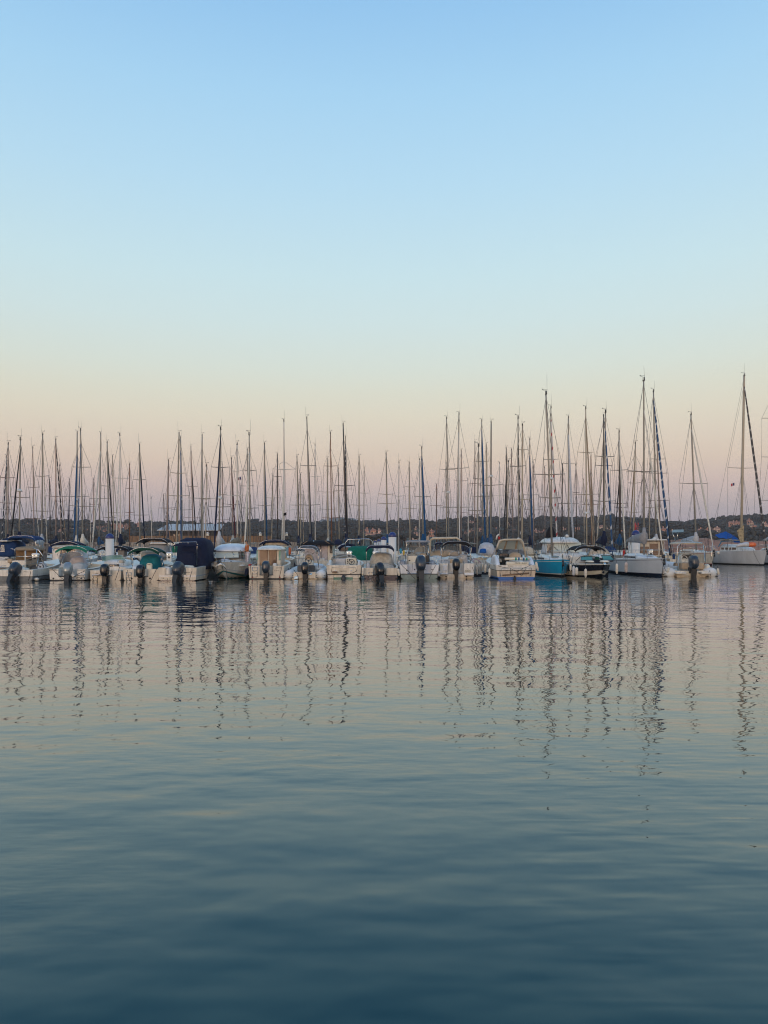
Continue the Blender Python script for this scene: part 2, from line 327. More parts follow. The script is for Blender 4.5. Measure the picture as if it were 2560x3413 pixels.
def wheel(b, px, py, r, d, mt=None, parent=None):
    c = b.p(px, py, d); mb = MB(); N = 16; g = -1 if b.flip else 1
    mb.tube([(c.x + r * math.cos(2 * math.pi * i / N), c.y + .25 * r * math.sin(2 * math.pi * i / N) * g, c.z + r * math.sin(2 * math.pi * i / N)) for i in range(N + 1)], .022, 6)
    for i in range(3): a = 2 * math.pi * i / 3 + .5; mb.tube([c, (c.x + r * math.cos(a), c.y + .25 * r * math.sin(a), c.z + r * math.sin(a))], .016, 5)
    mb.ball(c, .05, 8); return mb.obj('steering_wheel', mt or BLACKP, parent or b.root)
def ladder(b, x0, x1, yt, yb, d, mt=None, rungs=3):
    a = b.p(x0, yt, d); c = b.p(x1, yb, d); mb = MB()
    for x in (a.x, c.x): mb.tube([(x, a.y, a.z), (x, a.y, c.z)], .016)
    for i in range(rungs + 1): z = a.z + (c.z - a.z) * i / rungs; mb.tube([(a.x, a.y, z), (c.x, a.y, z)], .015)
    return mb.obj('boarding_ladder', mt or STEEL, b.root)
def discs(b, name, pts, r, d, mt):
    for px, py in pts:
        c = b.p(px, py, d); mb = MB(); mb.tube([c, (c.x, c.y + (-.04 if b.flip else .04), c.z)], r, 10); mb.obj(name, mt, b.root)
# ================================================================ SKY, LIGHT, CAMERA
SUN_EL, SUN_AZ = 7.0, 200.0
def s2l(c): return tuple((v / 255 / 12.92) if v / 255 <= .04045 else ((v / 255 + .055) / 1.055) ** 2.4 for v in c)
def build_world():
    w = bpy.data.worlds.new('World'); S.world = w; w.use_nodes = True; nt = w.node_tree; n = nt.nodes; l = nt.links
    bg = n['Background']; tc = n.new('ShaderNodeTexCoord'); sep = n.new('ShaderNodeSeparateXYZ'); l.new(tc.outputs['Generated'], sep.inputs['Vector'])
    ramp = n.new('ShaderNodeValToRGB'); cr = ramp.color_ramp; cr.interpolation = 'B_SPLINE' if False else 'LINEAR'
    stops = SKY
    while len(cr.elements) < len(stops): cr.elements.new(.5)
    for e, (p, c) in zip(cr.elements, stops): e.position = p; e.color = (*s2l(c), 1)
    l.new(sep.outputs['Z'], ramp.inputs['Fac'])
    # afterglow on the sunset side, behind the camera
    def math_(op, a, b=None, clamp=False):
        m = n.new('ShaderNodeMath'); m.operation = op; m.use_clamp = clamp
        for i, v in enumerate((a, b)):
            if v is None: continue
            if isinstance(v, (int, float)): m.inputs[i].default_value = v
            else: l.new(v, m.inputs[i])
        return m.outputs[0]
    back = math_('POWER', math_('MULTIPLY', sep.outputs['Y'], -1., True), 1.2)
    low = math_('POWER', math_('SUBTRACT', 1., math_('ABSOLUTE', sep.outputs['Z']), True), 3.0)
    glow = math_('MULTIPLY', back, low)
    gl = n.new('ShaderNodeMix'); gl.data_type = 'RGBA'; gl.blend_type = 'ADD'; gl.clamp_result = False
    l.new(glow, gl.inputs['Factor']); l.new(ramp.outputs['Color'], gl.inputs[6]); gl.inputs[7].default_value = GLOW
    sky = n.new('ShaderNodeTexSky'); sky.sky_type = 'NISHITA'; sky.sun_disc = False; sky.sun_elevation = math.radians(SUN_EL); sky.sun_rotation = math.radians(SUN_AZ)
    sc = n.new('ShaderNodeMix'); sc.data_type = 'RGBA'; sc.blend_type = 'ADD'; sc.clamp_result = False; sc.inputs['Factor'].default_value = NISHITA
    l.new(gl.outputs[2], sc.inputs[6]); l.new(sky.outputs['Color'], sc.inputs[7])
    l.new(sc.outputs[2], bg.inputs['Color']); bg.inputs['Strength'].default_value = 1.0
    # below the horizon the ramp holds the horizon colour; the sea covers it
    d = bpy.data.lights.new('sun', 'SUN'); d.energy = SUN_E; d.angle = math.radians(24); d.color = (1., .72, .52)
    o = bpy.data.objects.new('sun', d); COL.objects.link(o)
    az, el = math.radians(SUN_AZ), math.radians(SUN_EL)      # azimuth clockwise from +Y
    v = Vector((math.sin(az) * math.cos(el), math.cos(az) * math.cos(el), math.sin(el)))
    o.rotation_euler = v.to_track_quat('Z', 'Y').to_euler()
    S.view_settings.view_transform = 'Standard'; S.view_settings.look = 'None'; S.view_settings.gamma = 1; S.view_settings.exposure = 0
    c = bpy.data.cameras.new('camera'); c.sensor_fit = 'VERTICAL'; c.sensor_height = 36; c.lens = 36 * F / 3413; c.shift_y = (YH - 1706.5) / 3413; c.clip_start = .1; c.clip_end = 9000
    o = bpy.data.objects.new('camera', c); COL.objects.link(o); o.location = (0, 0, H); o.rotation_euler = (math.pi / 2, 0, 0); S.camera = o
# rows of the photograph -> sine of elevation, colour seen there
SKY = [(0., (163, 148, 167)), (.021, (181, 161, 173)), (.046, (197, 173, 173)), (.076, (215, 184, 174)), (.106, (225, 198, 175)), (.135, (226, 207, 184)), (.164, (226, 215, 191)),
       (.193, (222, 220, 200)), (.221, (217, 224, 211)), (.276, (208, 227, 226)), (.328, (200, 227, 233)), (.424, (181, 219, 240)), (.507, (164, 210, 241)), (.578, (145, 196, 237)), (.75, (110, 163, 219)), (1., (84, 136, 204))]
GLOW = (1.5, .93, .58, 1); NISHITA = .02; SUN_E = .75
build_world()
# ================================================================ WATER
def build_water():
    m = bpy.data.materials.new('harbour_water'); m.use_nodes = True; nt = m.node_tree; n = nt.nodes; l = nt.links
    b = n['Principled BSDF']; b.inputs['Base Color'].default_value = WATERC; b.inputs['Roughness'].default_value = .02; b.inputs['IOR'].default_value = WIOR; b.inputs['Specular Tint'].default_value = (.02, .85, .95, 1)
    tc = n.new('ShaderNodeTexCoord'); prev = None
    def wave(lam, amp, stretch, rot, detail, mask=None, dist=0.):
        mp = n.new('ShaderNodeMapping'); mp.inputs['Rotation'].default_value = (0, 0, math.radians(rot)); mp.inputs['Scale'].default_value = (1 / lam / stretch, 1 / lam, 1 / lam)
        nz = n.new('ShaderNodeTexNoise'); nz.inputs['Scale'].default_value = 1; nz.inputs['Detail'].default_value = detail; nz.inputs['Roughness'].default_value = .45; nz.inputs['Distortion'].default_value = dist
        l.new(tc.outputs['Object'], mp.inputs['Vector']); l.new(mp.outputs['Vector'], nz.inputs['Vector'])
        k = n.new('ShaderNodeMath'); k.operation = 'MULTIPLY'; k.inputs[1].default_value = amp; l.new(nz.outputs['Fac'], k.inputs[0]); o = k.outputs[0]
        if mask is not None:
            k2 = n.new('ShaderNodeMath'); k2.operation = 'MULTIPLY'; l.new(o, k2.inputs[0]); l.new(mask, k2.inputs[1]); o = k2.outputs[0]
        return o
    def patch(scale, a, c):
        mp = n.new('ShaderNodeMapping'); mp.inputs['Scale'].default_value = (scale * .6, scale, scale); mp.inputs['Location'].default_value = (3.7, 1.9, 0)
        nz = n.new('ShaderNodeTexNoise'); nz.inputs['Scale'].default_value = 1; nz.inputs['Detail'].default_value = 2
        l.new(tc.outputs['Object'], mp.inputs['Vector']); l.new(mp.outputs['Vector'], nz.inputs['Vector'])
        r = n.new('ShaderNodeMapRange'); r.inputs['From Min'].default_value = a; r.inputs['From Max'].default_value = c; l.new(nz.outputs['Fac'], r.inputs['Value']); return r.outputs['Result']
    hs = [wave(*a) for a in WAVES] + [wave(*a, mask=patch(*pm)) for a, pm in PATCHES]
    sy = n.new('ShaderNodeSeparateXYZ'); l.new(tc.outputs['Object'], sy.inputs['Vector']); nr = n.new('ShaderNodeMapRange'); nr.interpolation_type = 'SMOOTHSTEP'
    nr.inputs['From Min'].default_value = 17; nr.inputs['From Max'].default_value = 3.5; l.new(sy.outputs['Y'], nr.inputs['Value'])   # a light breeze ruffles the open water towards the quay
    for a, pm in NEAR:
        k = n.new('ShaderNodeMath'); k.operation = 'MULTIPLY'; l.new(patch(*pm), k.inputs[0]); l.new(nr.outputs['Result'], k.inputs[1]); hs.append(wave(*a, mask=k.outputs[0]))
    rx = n.new('ShaderNodeMapRange'); rx.interpolation_type = 'SMOOTHSTEP'; rx.inputs['From Min'].default_value = -.3; rx.inputs['From Max'].default_value = 2.6; l.new(sy.outputs['X'], rx.inputs['Value'])
    k = n.new('ShaderNodeMath'); k.operation = 'MULTIPLY'; l.new(rx.outputs['Result'], k.inputs[0]); l.new(nr.outputs['Result'], k.inputs[1]); hs.append(wave(.19, .0085, 4.5, -26, 1, mask=k.outputs[0], dist=.3))
    for h in hs:
        if prev is None: prev = h; continue
        k = n.new('ShaderNodeMath'); k.operation = 'ADD'; l.new(prev, k.inputs[0]); l.new(h, k.inputs[1]); prev = k.outputs[0]
    bp = n.new('ShaderNodeBump'); bp.inputs['Strength'].default_value = 1; bp.inputs['Distance'].default_value = 1
    l.new(prev, bp.inputs['Height']); l.new(bp.outputs['Normal'], b.inputs['Normal']); l.new(bp.outputs['Normal'], b.inputs['Coat Normal'])
    b.inputs['Coat Weight'].default_value = .48; b.inputs['Coat IOR'].default_value = 1.35; b.inputs['Coat Roughness'].default_value = .02
    mb = MB(); mb.add([(-3200, -200, 0), (3200, -200, 0), (3200, 4000, 0), (-3200, 4000, 0)], [(0, 1, 2, 3)])
    tag(mb.obj('water', m), kind='structure')
WATERC = (.0001, .021, .021, 1); WIOR = 1.40
#         wavelength, height, crest stretch, direction, detail
WAVES = [(3.2, .030, 1.8, 8, 1), (1.1, .021, 1.7, -14, 1), (.50, .0120, 1.6, 12, 1), (.23, .0038, 1.4, -6, 1)]
NEAR = [((.85, .016, 3.0, -12, 1), (.25, .36, .62)), ((.36, .0125, 2.8, 12, 1), (.3, .36, .65)), ((.15, .0054, 3.0, -30, 2), (.14, .40, .58))]
PATCHES = [((.16, .003, 1.8, 32, 1), (.12, .5, .68))]
build_water()
# ================================================================ HILLS, WOOD, FAR SHORE
RIDGE = [(-700, 1752), (-300, 1746), (0, 1744), (45, 1741), (90, 1741), (130, 1738), (165, 1735), (205, 1735), (240, 1748), (265, 1752), (290, 1743), (330, 1744), (360, 1739), (400, 1740), (430, 1737), (490, 1739), (520, 1747), (560, 1744), (640, 1746), (700, 1748), (745, 1749), (770, 1752), (820, 1748), (860, 1742), (900, 1740), (950, 1741), (980, 1737), (1010, 1743), (1060, 1745), (1130, 1743), (1190, 1742), (1240, 1740), (1290, 1745), (1320, 1739), (1350, 1737), (1400, 1740), (1450, 1742), (1470, 1736), (1490, 1733), (1515, 1740), (1550, 1735), (1590, 1731), (1640, 1732), (1690, 1735), (1760, 1731), (1830, 1733), (1900, 1730), (1960, 1727), (2020, 1729), (2070, 1737), (2110, 1741), (2170, 1746), (2230, 1748), (2290, 1743), (2340, 1737), (2390, 1728), (2440, 1723), (2500, 1720), (2530, 1722), (2570, 1729), (2800, 1735), (3300, 1745)]
def ridge_y(u):
    for (a, ya), (b, yb) in zip(RIDGE, RIDGE[1:]):
        if a <= u <= b: return ya + (yb - ya) * (u - a) / (b - a)
    return RIDGE[0][1] if u < RIDGE[0][0] else RIDGE[-1][1]
YR, YSH = 680., 330.
def hill_z(x, y):
    u = x / YR * F + CX; top = H + (YH - ridge_y(u) - 20) / F * YR
    f = (y - YSH) / (YR - YSH)
    if f <= 0: return -1. + f * 3
    if f <= 1: g = f * f * (3 - 2 * f) * .55 + f * .45
    else: g = max(-.2, 1 - (f - 1) * 1.4)
    return .6 + (top - .6) * g + 1.5 * noise.noise(Vector((x * .02, y * .02, 3))) * min(1, f * 2)
SOIL = mat('wooded_soil', (.055, .058, .035), .95, var=.35, scale=.08)
def build_hills():
    mb = MB(); nx, ny = 150, 26
    mb.loft([[(-560 + 1180 * i / nx, YSH - 12 + (YR * 1.45 - YSH) * j / ny, hill_z(-560 + 1180 * i / nx, YSH - 12 + (YR * 1.45 - YSH) * j / ny)) for i in range(nx + 1)] for j in range(ny + 1)], 0, False)
    tag(mb.obj('hills', SOIL), kind='structure')
    # far blue hill behind, with a fort-like block on it, and a mountain at the right
    def far(name, prof, Y, dep, m):
        mb = MB(); rows = []
        for j, k in enumerate((-.5, -.25, 0, .3, .8)):
            g = (0, .62, 1, .7, 0)[j]; row = []
            for i in range(len(prof) * 6 - 5):
                a, f = divmod(i, 6); u0, y0 = prof[a]; u1, y1 = prof[min(a + 1, len(prof) - 1)]; u = u0 + (u1 - u0) * f / 6; py = y0 + (y1 - y0) * f / 6
                z = H + (YH - py) / F * Y; x = (u - CX) / F * Y
                row.append((x, Y + k * dep, z * g + (12 * noise.noise(Vector((x * .012, k * 3, Y))) + 5 * noise.noise(Vector((x * .05, k * 5, Y)))) * (1 if 0 < g else 0)))
            rows.append(row)
        mb.loft(rows, 0, False); return tag(mb.obj(name, m), kind='structure')
    FARM = mat('far_wood', (.045, .055, .05), .95, var=.4, scale=.03)
    far('distant_hill', [(960, 1800), (1010, 1760), (1055, 1742), (1075, 1732), (1100, 1726), (1130, 1722), (1160, 1725), (1185, 1731), (1205, 1742), (1260, 1765), (1330, 1800)], 2300., 500, FARM)
    far('distant_mountain', [(2380, 1790), (2490, 1740), (2530, 1721), (2560, 1711), (2610, 1700), (2700, 1706), (2800, 1740), (2950, 1800)], 2900., 700, FARM)
    far('distant_mountain', [(2080, 1790), (2140, 1752), (2190, 1745), (2240, 1748), (2275, 1742), (2310, 1760), (2350, 1790)], 2700., 500, FARM)
build_hills()
def ico_base():
    bm = bmesh.new(); bmesh.ops.create_icosphere(bm, subdivisions=1, radius=1); vs = [v.co.copy() for v in bm.verts]; fs = [[v.index for v in f.verts] for f in bm.faces]; bm.free(); return vs, fs
ICO_V, ICO_F = ico_base()
PINE = mat('pine_foliage', (.056, .054, .047), .9, var=.32, scale=.35, spec=.15)
TRUNK = mat('pine_bark', (.09, .06, .045), .9)
def clump(mb, c, rx, rz, mi=0, seed=0):
    ax, ay, az = RND.uniform(0, 6.3), RND.uniform(0, 6.3), RND.uniform(0, 6.3); rot = Matrix.Rotation(ax, 3, 'Z') @ Matrix.Rotation(ay, 3, 'X')
    vs = []
    for v in ICO_V:
        q = rot @ v; k = 1 + RND.uniform(-.28, .28); vs.append((c[0] + q.x * rx * k, c[1] + q.y * rx * k, c[2] + q.z * rz * k))
    mb.add(vs, ICO_F, mi)
HOUSES = [  # column, row of the middle, width in columns, kind 0 pink 1 cream 2 white-pink, seen size
    (42, 1766, 9, 0), (92, 1762, 15, 0), (166, 1763, 7, 2), (205, 1760, 17, 0), (237, 1757, 9, 2), (241, 1783, 12, 1), (198, 1786, 10, 0), (263, 1781, 10, 1), (287, 1783, 9, 0),
    (323, 1747, 18, 0), (345, 1748, 17, 0), (330, 1770, 10, 0), (396, 1746, 25, 0), (377, 1761, 13, 0), (348, 1781, 12, 0), (394, 1774, 13, 0), (455, 1751, 22, 0), (374, 1788, 15, 1), (418, 1762, 12, 0), (437, 1772, 11, 0),
    (1146, 1791, 15, 0), (1222, 1779, 11, 0), (1245, 1781, 18, 0), (1265, 1783, 11, 2), (1229, 1795, 18, 1), (1250, 1800, 22, 1), (1207, 1792, 13, 0), (1262, 1796, 14, 2), (1198, 1799, 12, 0),
    (1378, 1795, 30, 2), (1385, 1775, 8, 1), (1327, 1786, 10, 0), (1438, 1786, 18, 0), (1425, 1800, 12, 1), (1572, 1750, 17, 2), (1554, 1752, 10, 1), (1570, 1784, 15, 1), (1551, 1795, 17, 0), (1604, 1775, 13, 0), (1601, 1790, 12, 1),
    (1655, 1778, 13, 0), (1713, 1781, 13, 0), (1696, 1758, 9, 1), (1788, 1786, 24, 2), (1811, 1789, 22, 0), (1881, 1777, 13, 1), (1925, 1774, 15, 0), (2012, 1768, 26, 2), (2036, 1772, 12, 0), (2078, 1792, 18, 0), (2215, 1777, 16, 0), (2240, 1788, 12, 1),
    (2337, 1781, 20, 0), (2352, 1767, 32, 0), (2392, 1774, 18, 2), (2383, 1782, 14, 1), (2441, 1752, 22, 0), (2462, 1753, 20, 0), (2445, 1770, 14, 0), (2446, 1764, 8, 2), (2498, 1745, 13, 0), (2517, 1764, 13, 0), (2506, 1754, 12, 1), (2552, 1762, 20, 2), (2549, 1756, 14, 0), (2478, 1786, 10, 0)]
def ground_hit(px, py):
    """where the sight line through that point of the photograph meets the hillside"""
    y = YSH + 5
    while y < YR * 1.02:
        if H - (py - YH) / F * y <= hill_z((px - CX) / F * y, y) + .2: return y
        y += 4
    return YR * .98
HSPOT = []; HCLEAR = 60
for (hx, hy, hw, hk) in HOUSES:
    Y = ground_hit(hx, hy + 3); HSPOT.append(((hx - CX) / F * Y, Y))
def build_wood():
    mb = MB(); cnt = 0
    for _ in range(6800):
        y = YSH + 8 + (YR * 1.06 - YSH - 8) * RND.random() ** .85; u = RND.uniform(-160, 2720); x = (u - CX) / F * y
        if any(abs(x - a * y / b) < 7.5 and -HCLEAR < y - b < 7 for a, b in HSPOT): continue
        z = hill_z(x, y); r = RND.uniform(1.5, 3.0); h = RND.uniform(3.6, 6.2)
        if y > YR * .93: h *= RND.choice((.75, .9, 1., 1.2)); r *= RND.uniform(.9, 1.5)
        if RND.random() < .04: # cypress
            clump(mb, (x, y, z + h * .8), 1.0, h * .8); continue
        mb.tube([(x, y, z - .3), (x + RND.uniform(-.4, .4), y, z + h)], [.28, .14], 4, 1)
        for q in range(4 if y > YR * .85 else 3):
            a = RND.uniform(0, 6.3); d = r * RND.uniform(.2, .7)
            clump(mb, (x + d * math.cos(a), y + d * math.sin(a), z + h + RND.uniform(-.7, .5)), r * RND.uniform(.5, .8), r * RND.uniform(.28, .48))
    tag(mb.obj('pine_wood', [PINE, TRUNK]), 'dark grey green umbrella pine wood covering the low hills', 'wood', None, 'stuff')
build_wood()
PINKW = [mat('pink_render', (.55, .27, .19), .9, var=.12, scale=.6), mat('cream_render', (.62, .46, .34), .9, var=.1, scale=.6), mat('pale_pink_render', (.70, .50, .41), .9, var=.08, scale=.6)]
TILE = mat('terracotta_tiles', (.40, .19, .13), .9, var=.2, scale=1.2, stretch=(3, 1, 1)); WDARK = mat('dark_window', (.05, .05, .055), .2)  # WDARK: the house windows' own dark colour
def build_house(px, py, wpx, kind, label, spot):
    x, Y = spot; w = wpx / F * Y; r = random.Random(int(px * 7 + py)); d = w * r.uniform(.5, .75); h = max(3.2, w * r.uniform(.38, .55)) if w < 9 else r.uniform(3.6, 5.6)
    z = hill_z(x, Y) - .6; e = empty('hillside_house', (x, Y, z), r.uniform(-.35, .35)); tag(e, label, 'house', 'houses on the wooded hillside')
    mb = MB(); mb.box((-w / 2, 0, 0), (w / 2, d, h + .6)); 
    wing = r.random() < .5 and w > 6; ws = r.choice((-1, 1)) * w * .62
    if wing: mb.box((ws - w * .22, .8, 0), (ws + w * .22, d * .9, h * .62 + .6))
    mb.obj('wall', PINKW[kind], e)
    mb = MB(); o = .45; rh = w * .12 + .5
    mb.loft([[(-w / 2 - o, -o, h + .6), (w / 2 + o, -o, h + .6), (w / 2 + o, d + o, h + .6), (-w / 2 - o, d + o, h + .6)], [(-w / 2 + w * .12, d * .45, h + .6 + rh), (w / 2 - w * .12, d * .45, h + .6 + rh), (w / 2 - w * .12, d * .55, h + .6 + rh), (-w / 2 + w * .12, d * .55, h + .6 + rh)]], 0, sm=False)
    if wing: mb.loft([[(ws - w * .22 - .3, .5, h * .62 + .6), (ws + w * .22 + .3, .5, h * .62 + .6), (ws + w * .22 + .3, d * .9 + .3, h * .62 + 1.), (ws - w * .22 - .3, d * .9 + .3, h * .62 + 1.)], [(ws - w * .1, d * .5, h * .62 + 1.5), (ws + w * .1, d * .5, h * .62 + 1.5), (ws + w * .1, d * .55, h * .62 + 1.5), (ws - w * .1, d * .55, h * .62 + 1.5)]], 0, sm=False)
    rf = mb.obj('roof', TILE, e)
    mb = MB(); cx = r.uniform(-.3, .3) * w; mb.box((cx - .3, d * .5, h + .8), (cx + .3, d * .5 + .5, h + rh + 1.5)); mb.obj('chimney', PINKW[kind], rf)
    nw = max(2, int(w / 2.4)); fl = 2 if h > 4.6 else 1
    for f in range(fl):
        for i in range(nw):
            if r.random() < .2: continue
            wx = -w / 2 + (i + .5) * w / nw; z0 = .6 + h * ((f + .28) / fl); mb = MB(); mb.box((wx - .45, -.06, z0), (wx + .45, .05, z0 + min(1.5, h / fl * .5))); mb.obj('window', WDARK, e)
# the reddish earth bank on the right and the quay with its clad fence, far behind the masts
def build_shore():
    EARTH = mat('red_earth', (.36, .15, .085), .95, var=.3, scale=.25, bump=.4)
    mb = MB(); rows = []
    for j in range(7):
        rows.append([((2130 + 620 * i / 60 - CX) / F * 270 + 0, 262 + j * 5 + 3 * noise.noise(Vector((i * .3, j, 0))), (-.5, 1.2, 2.4, 3.3, 3.9, 4.0, -.6)[j] * (1 + .3 * noise.noise(Vector((i * .22, j * .3, 4)))) * min(1, .3 + i / 14)) for i in range(61)])
    mb.loft(rows, 0, False); tag(mb.obj('earth_bank', EARTH), kind='structure')
    CONC = mat('quay_concrete', (.30, .26, .22), .9, var=.15, scale=.5)
    mb = MB(); mb.box((-110, 196, -1), (-18, 230, 2.9)); tag(mb.obj('quay', CONC), kind='structure')
    CLAD = mat('brown_cladding', (.22, .125, .06), .85, var=.2, scale=1.5, stretch=(6, 1, .3)); DARKW = mat('dark_timber', (.06, .045, .035), .8); TIN = mat('pale_metal_roof', (.50, .49, .475), .85, var=.06, scale=.4, stretch=(5, .3, 1))
    for k, (x0, x1, lb) in enumerate(((430, 640, 'brown timber fence on the quay left of the metal-roofed shed'), (642, 905, 'long brown timber fence on the quay below the dark shade sails'))):
        f = empty('timber_fence', ((x0 - CX) / F * 199, 199, 2.9)); tag(f, lb, 'fence', 'timber fences along the quay'); L = (x1 - x0) / F * 199
        mb = MB(); mb.box((0, 0, .05), (L, .08, 1.65)); mb.obj('cladding', CLAD, f)
        for i in range(6): mb = MB(); mb.box((L * i / 5 - .08, .08, 0), (L * i / 5 + .08, .24, 1.8)); mb.obj('post', DARKW, f)
    # open sided shed
    Y = 206.; x0, x1 = (533 - CX) / F * Y, (727 - CX) / F * Y; W = x1 - x0; ze = H + (YH - 1769) / F * Y; zt = H + (YH - 1748) / F * (Y + 7)
    e = empty('metal_roofed_shed', (x0, Y, 2.9)); tag(e, 'open quay shed with a pale sloping metal roof and dark front', 'shed')
    mb = MB(); mb.loft([[(-.6, -.8, ze - 2.9), (W + .6, -.8, ze - 2.9), (W + .2, 7, zt - 2.9), (.2, 7, zt - 2.9)], [(-.6, -.8, ze - 2.75), (W + .6, -.8, ze - 2.75), (W + .2, 7, zt - 2.75), (.2, 7, zt - 2.75)]], sm=False); mb.obj('roof', TIN, e)
    mb = MB(); mb.box((0, 3, 0), (W, 6.6, ze - 2.95)); mb.obj('wall', DARKW, e)
    for i in range(7): mb = MB(); mb.box((W * i / 6 - .1, -.2, 0), (W * i / 6 + .1, 0, ze - 2.95)); mb.obj('post', TEAK, e)
    mb = MB(); mb.box((W * .18, 2.9, .3), (W * .3, 3.0, 2.2)); mb.obj('window', G_BRONZE, e)
    # shade sails on poles
    for k, (pts, lb) in enumerate((([(760, 1762, 206), (832, 1744, 212), (812, 1763, 203)], 'dark triangular shade sail stretched nearest the metal-roofed shed'), ([(875, 1757, 206), (938, 1746, 210), (908, 1762, 202)], 'dark triangular shade sail farther from the shed, behind the blue furled mast'))):
        e = empty('shade_sail', wp(*pts[2]) * 1); e.location.z = 2.9; tag(e, lb, 'shade sail', 'shade sails over the quay'); v = [wp(*p) - e.location for p in pts]
        mb = MB(); c = sum(v, Vector()) / 3 - Vector((0, 0, .3)); rim = []
        for i in range(3):
            a, b2 = v[i], v[(i + 1) % 3]
            for t in range(6): q = a.lerp(b2, t / 6); rim.append(q.lerp(c, .30 * math.sin(math.pi * t / 6)))
        mb.add(rim + [c], [(i, (i + 1) % 18, 18) for i in range(18)]); mb.add([p - Vector((0, 0, .06)) for p in rim + [c]], [(i, (i + 1) % 18, 18) for i in range(18)]); mb.obj('canvas', MAROONC if k > 5 else mat('brown_shade_cloth', (.055, .045, .045), .9), e)
        for q in v: mb = MB(); mb.tube([(q.x, q.y, 0), (q.x, q.y, q.z + .2)], .09, 6); mb.obj('post', DARKW, e)
    # lantern topped posts on the quay
    for k, (px, py, lb) in enumerate(((692, 1776, 'in front of the metal-roofed shed'), (868, 1776, 'between the two shade sails'), (955, 1776, 'beyond the second shade sail'))):
        e = empty('quay_lamp', wp(px, 1803, 199)); e.location.z = 2.9; tag(e, 'small white lantern lamp on the quay ' + lb, 'lamp', 'lanterns on the quay'); zt = H + (YH - py) / F * 199 - 2.9
        mb = MB(); mb.tube([(0, 0, 0), (0, 0, zt - .7)], .07, 8); mb.obj('post', DARKW, e)
        mb = MB(); mb.rbox((0, 0, zt - .75), (.75, .75, .55), taper=.75, p=6); mb.obj('lantern', PADW, e); mb = MB(); mb.rbox((0, 0, zt - .2), (.9, .9, .4), taper=.3); mb.obj('cap', WHITE, e)
build_shore()

def build_haze():
    m = bpy.data.materials.new('evening_haze'); m.use_nodes = True; nt = m.node_tree; n = nt.nodes; n.remove(n['Principled BSDF']); v = n.new('ShaderNodeVolumePrincipled')
    v.inputs['Color'].default_value = (.92, .88, .90, 1); v.inputs['Density'].default_value = HAZE; v.inputs['Anisotropy'].default_value = 0.
    nt.links.new(v.outputs['Volume'], n['Material Output'].inputs['Volume'])
    mb = MB(); mb.box((-3400, -260, -2), (3400, 4200, 190)); tag(mb.obj('haze', m), kind='stuff')
HAZE = .00022
build_haze()
S.cycles.filter_width = 1.1; S.cycles.use_denoising = True
# ================================================================ FRONT ROW OF BOATS (left to right)
G_FRONT = 'boats of the front row'
MT = [None] * 5
def motor(name, label, cat, x0, x1, wl, top, mats, bands, notch=None, L=6., s1=.35, cock=.6, flip=False, yaw=0., **k):
    """x0..x1: transom columns, wl: waterline row, top: sheer row at the stern; bands given as photo rows"""
    b = Boat(name, label, cat, (x0 + x1) / 2, wl, flip, yaw, G_FRONT); B = b.m(x1 - x0) / k.get('stern', .93); z = lambda py: max(.06, (wl - py) / F * b.Y)
    b.s0 = z(top); b.B = B; b.L = L
    nt = (b.m(notch[0]), z(notch[1]), (b.p(notch[2], wl).x if len(notch) > 2 else 0)) if notch else None
    mb = hull_mb(L, B, b.s0, b.s0 + s1, [(z(r), m) for r, m in bands], notch=nt, cock=(0, cock, .3), **k)
    b.hull = mb.obj('hull', mats, b.root); return b
WH = [DARKAF, WHITE, BLACKP, WHITE, PADW]
# --- A: open boat, smoked screen, dark bottom
b = motor('open_motorboat', 'open white boat with dark lower hull and smoked windscreen, blue-grey outboard', 'motorboat', -6, 108, 1936, 1899, [GREYAF, WHITE, DARKAF, WHITE, PADW], [(1923, 0), (1921, 2), (1911, 1), (1899, 1)], notch=(19, 1914, 46), L=6.4, s1=.55, chine=.96)
outboard(b, 47, 1874, tilt=.62, turn=-.22, mt=OBGREY, size=1.22, prop=PROPW)
wscreen(b, 88, 158, 1857, 1893, 2.4, G_SMOKE, dep=.7, lean=.45, topw=.72, frame=ALU, pw=1.3)
b.rb('dashboard', 90, 156, 1882, 1905, 2.5, 3.3, PADDK, taper=.8)
con = b.rb('console', 122, 150, 1874, 1900, 2.1, 2.6, GREYG, taper=.85); wheel(b, 134, 1889, .22, 1.95, parent=con)
b.rb('seat', 28, 88, 1891, 1912, .9, 1.6, PADW, taper=.95)
b.tubes('ski_pole', [[(84, 1836, 1.2), (84, 1897, 1.2)]], .035, ALUW); b.tubes('windscreen_strut', [[(121, 1893, 1.8), (128, 1862, 2.1)]], .018, STEEL); b.tubes('grab_rail', [[(-2, 1894, .3), (6, 1886, .6), (20, 1886, .9)]], .018, STEEL)
b.text('ATHENA', 78, 92, 1906, -.02, BLACKP, b.hull, .01); discs(b, 'cleat', [(103, 1904)], .05, .05, BLACKP)
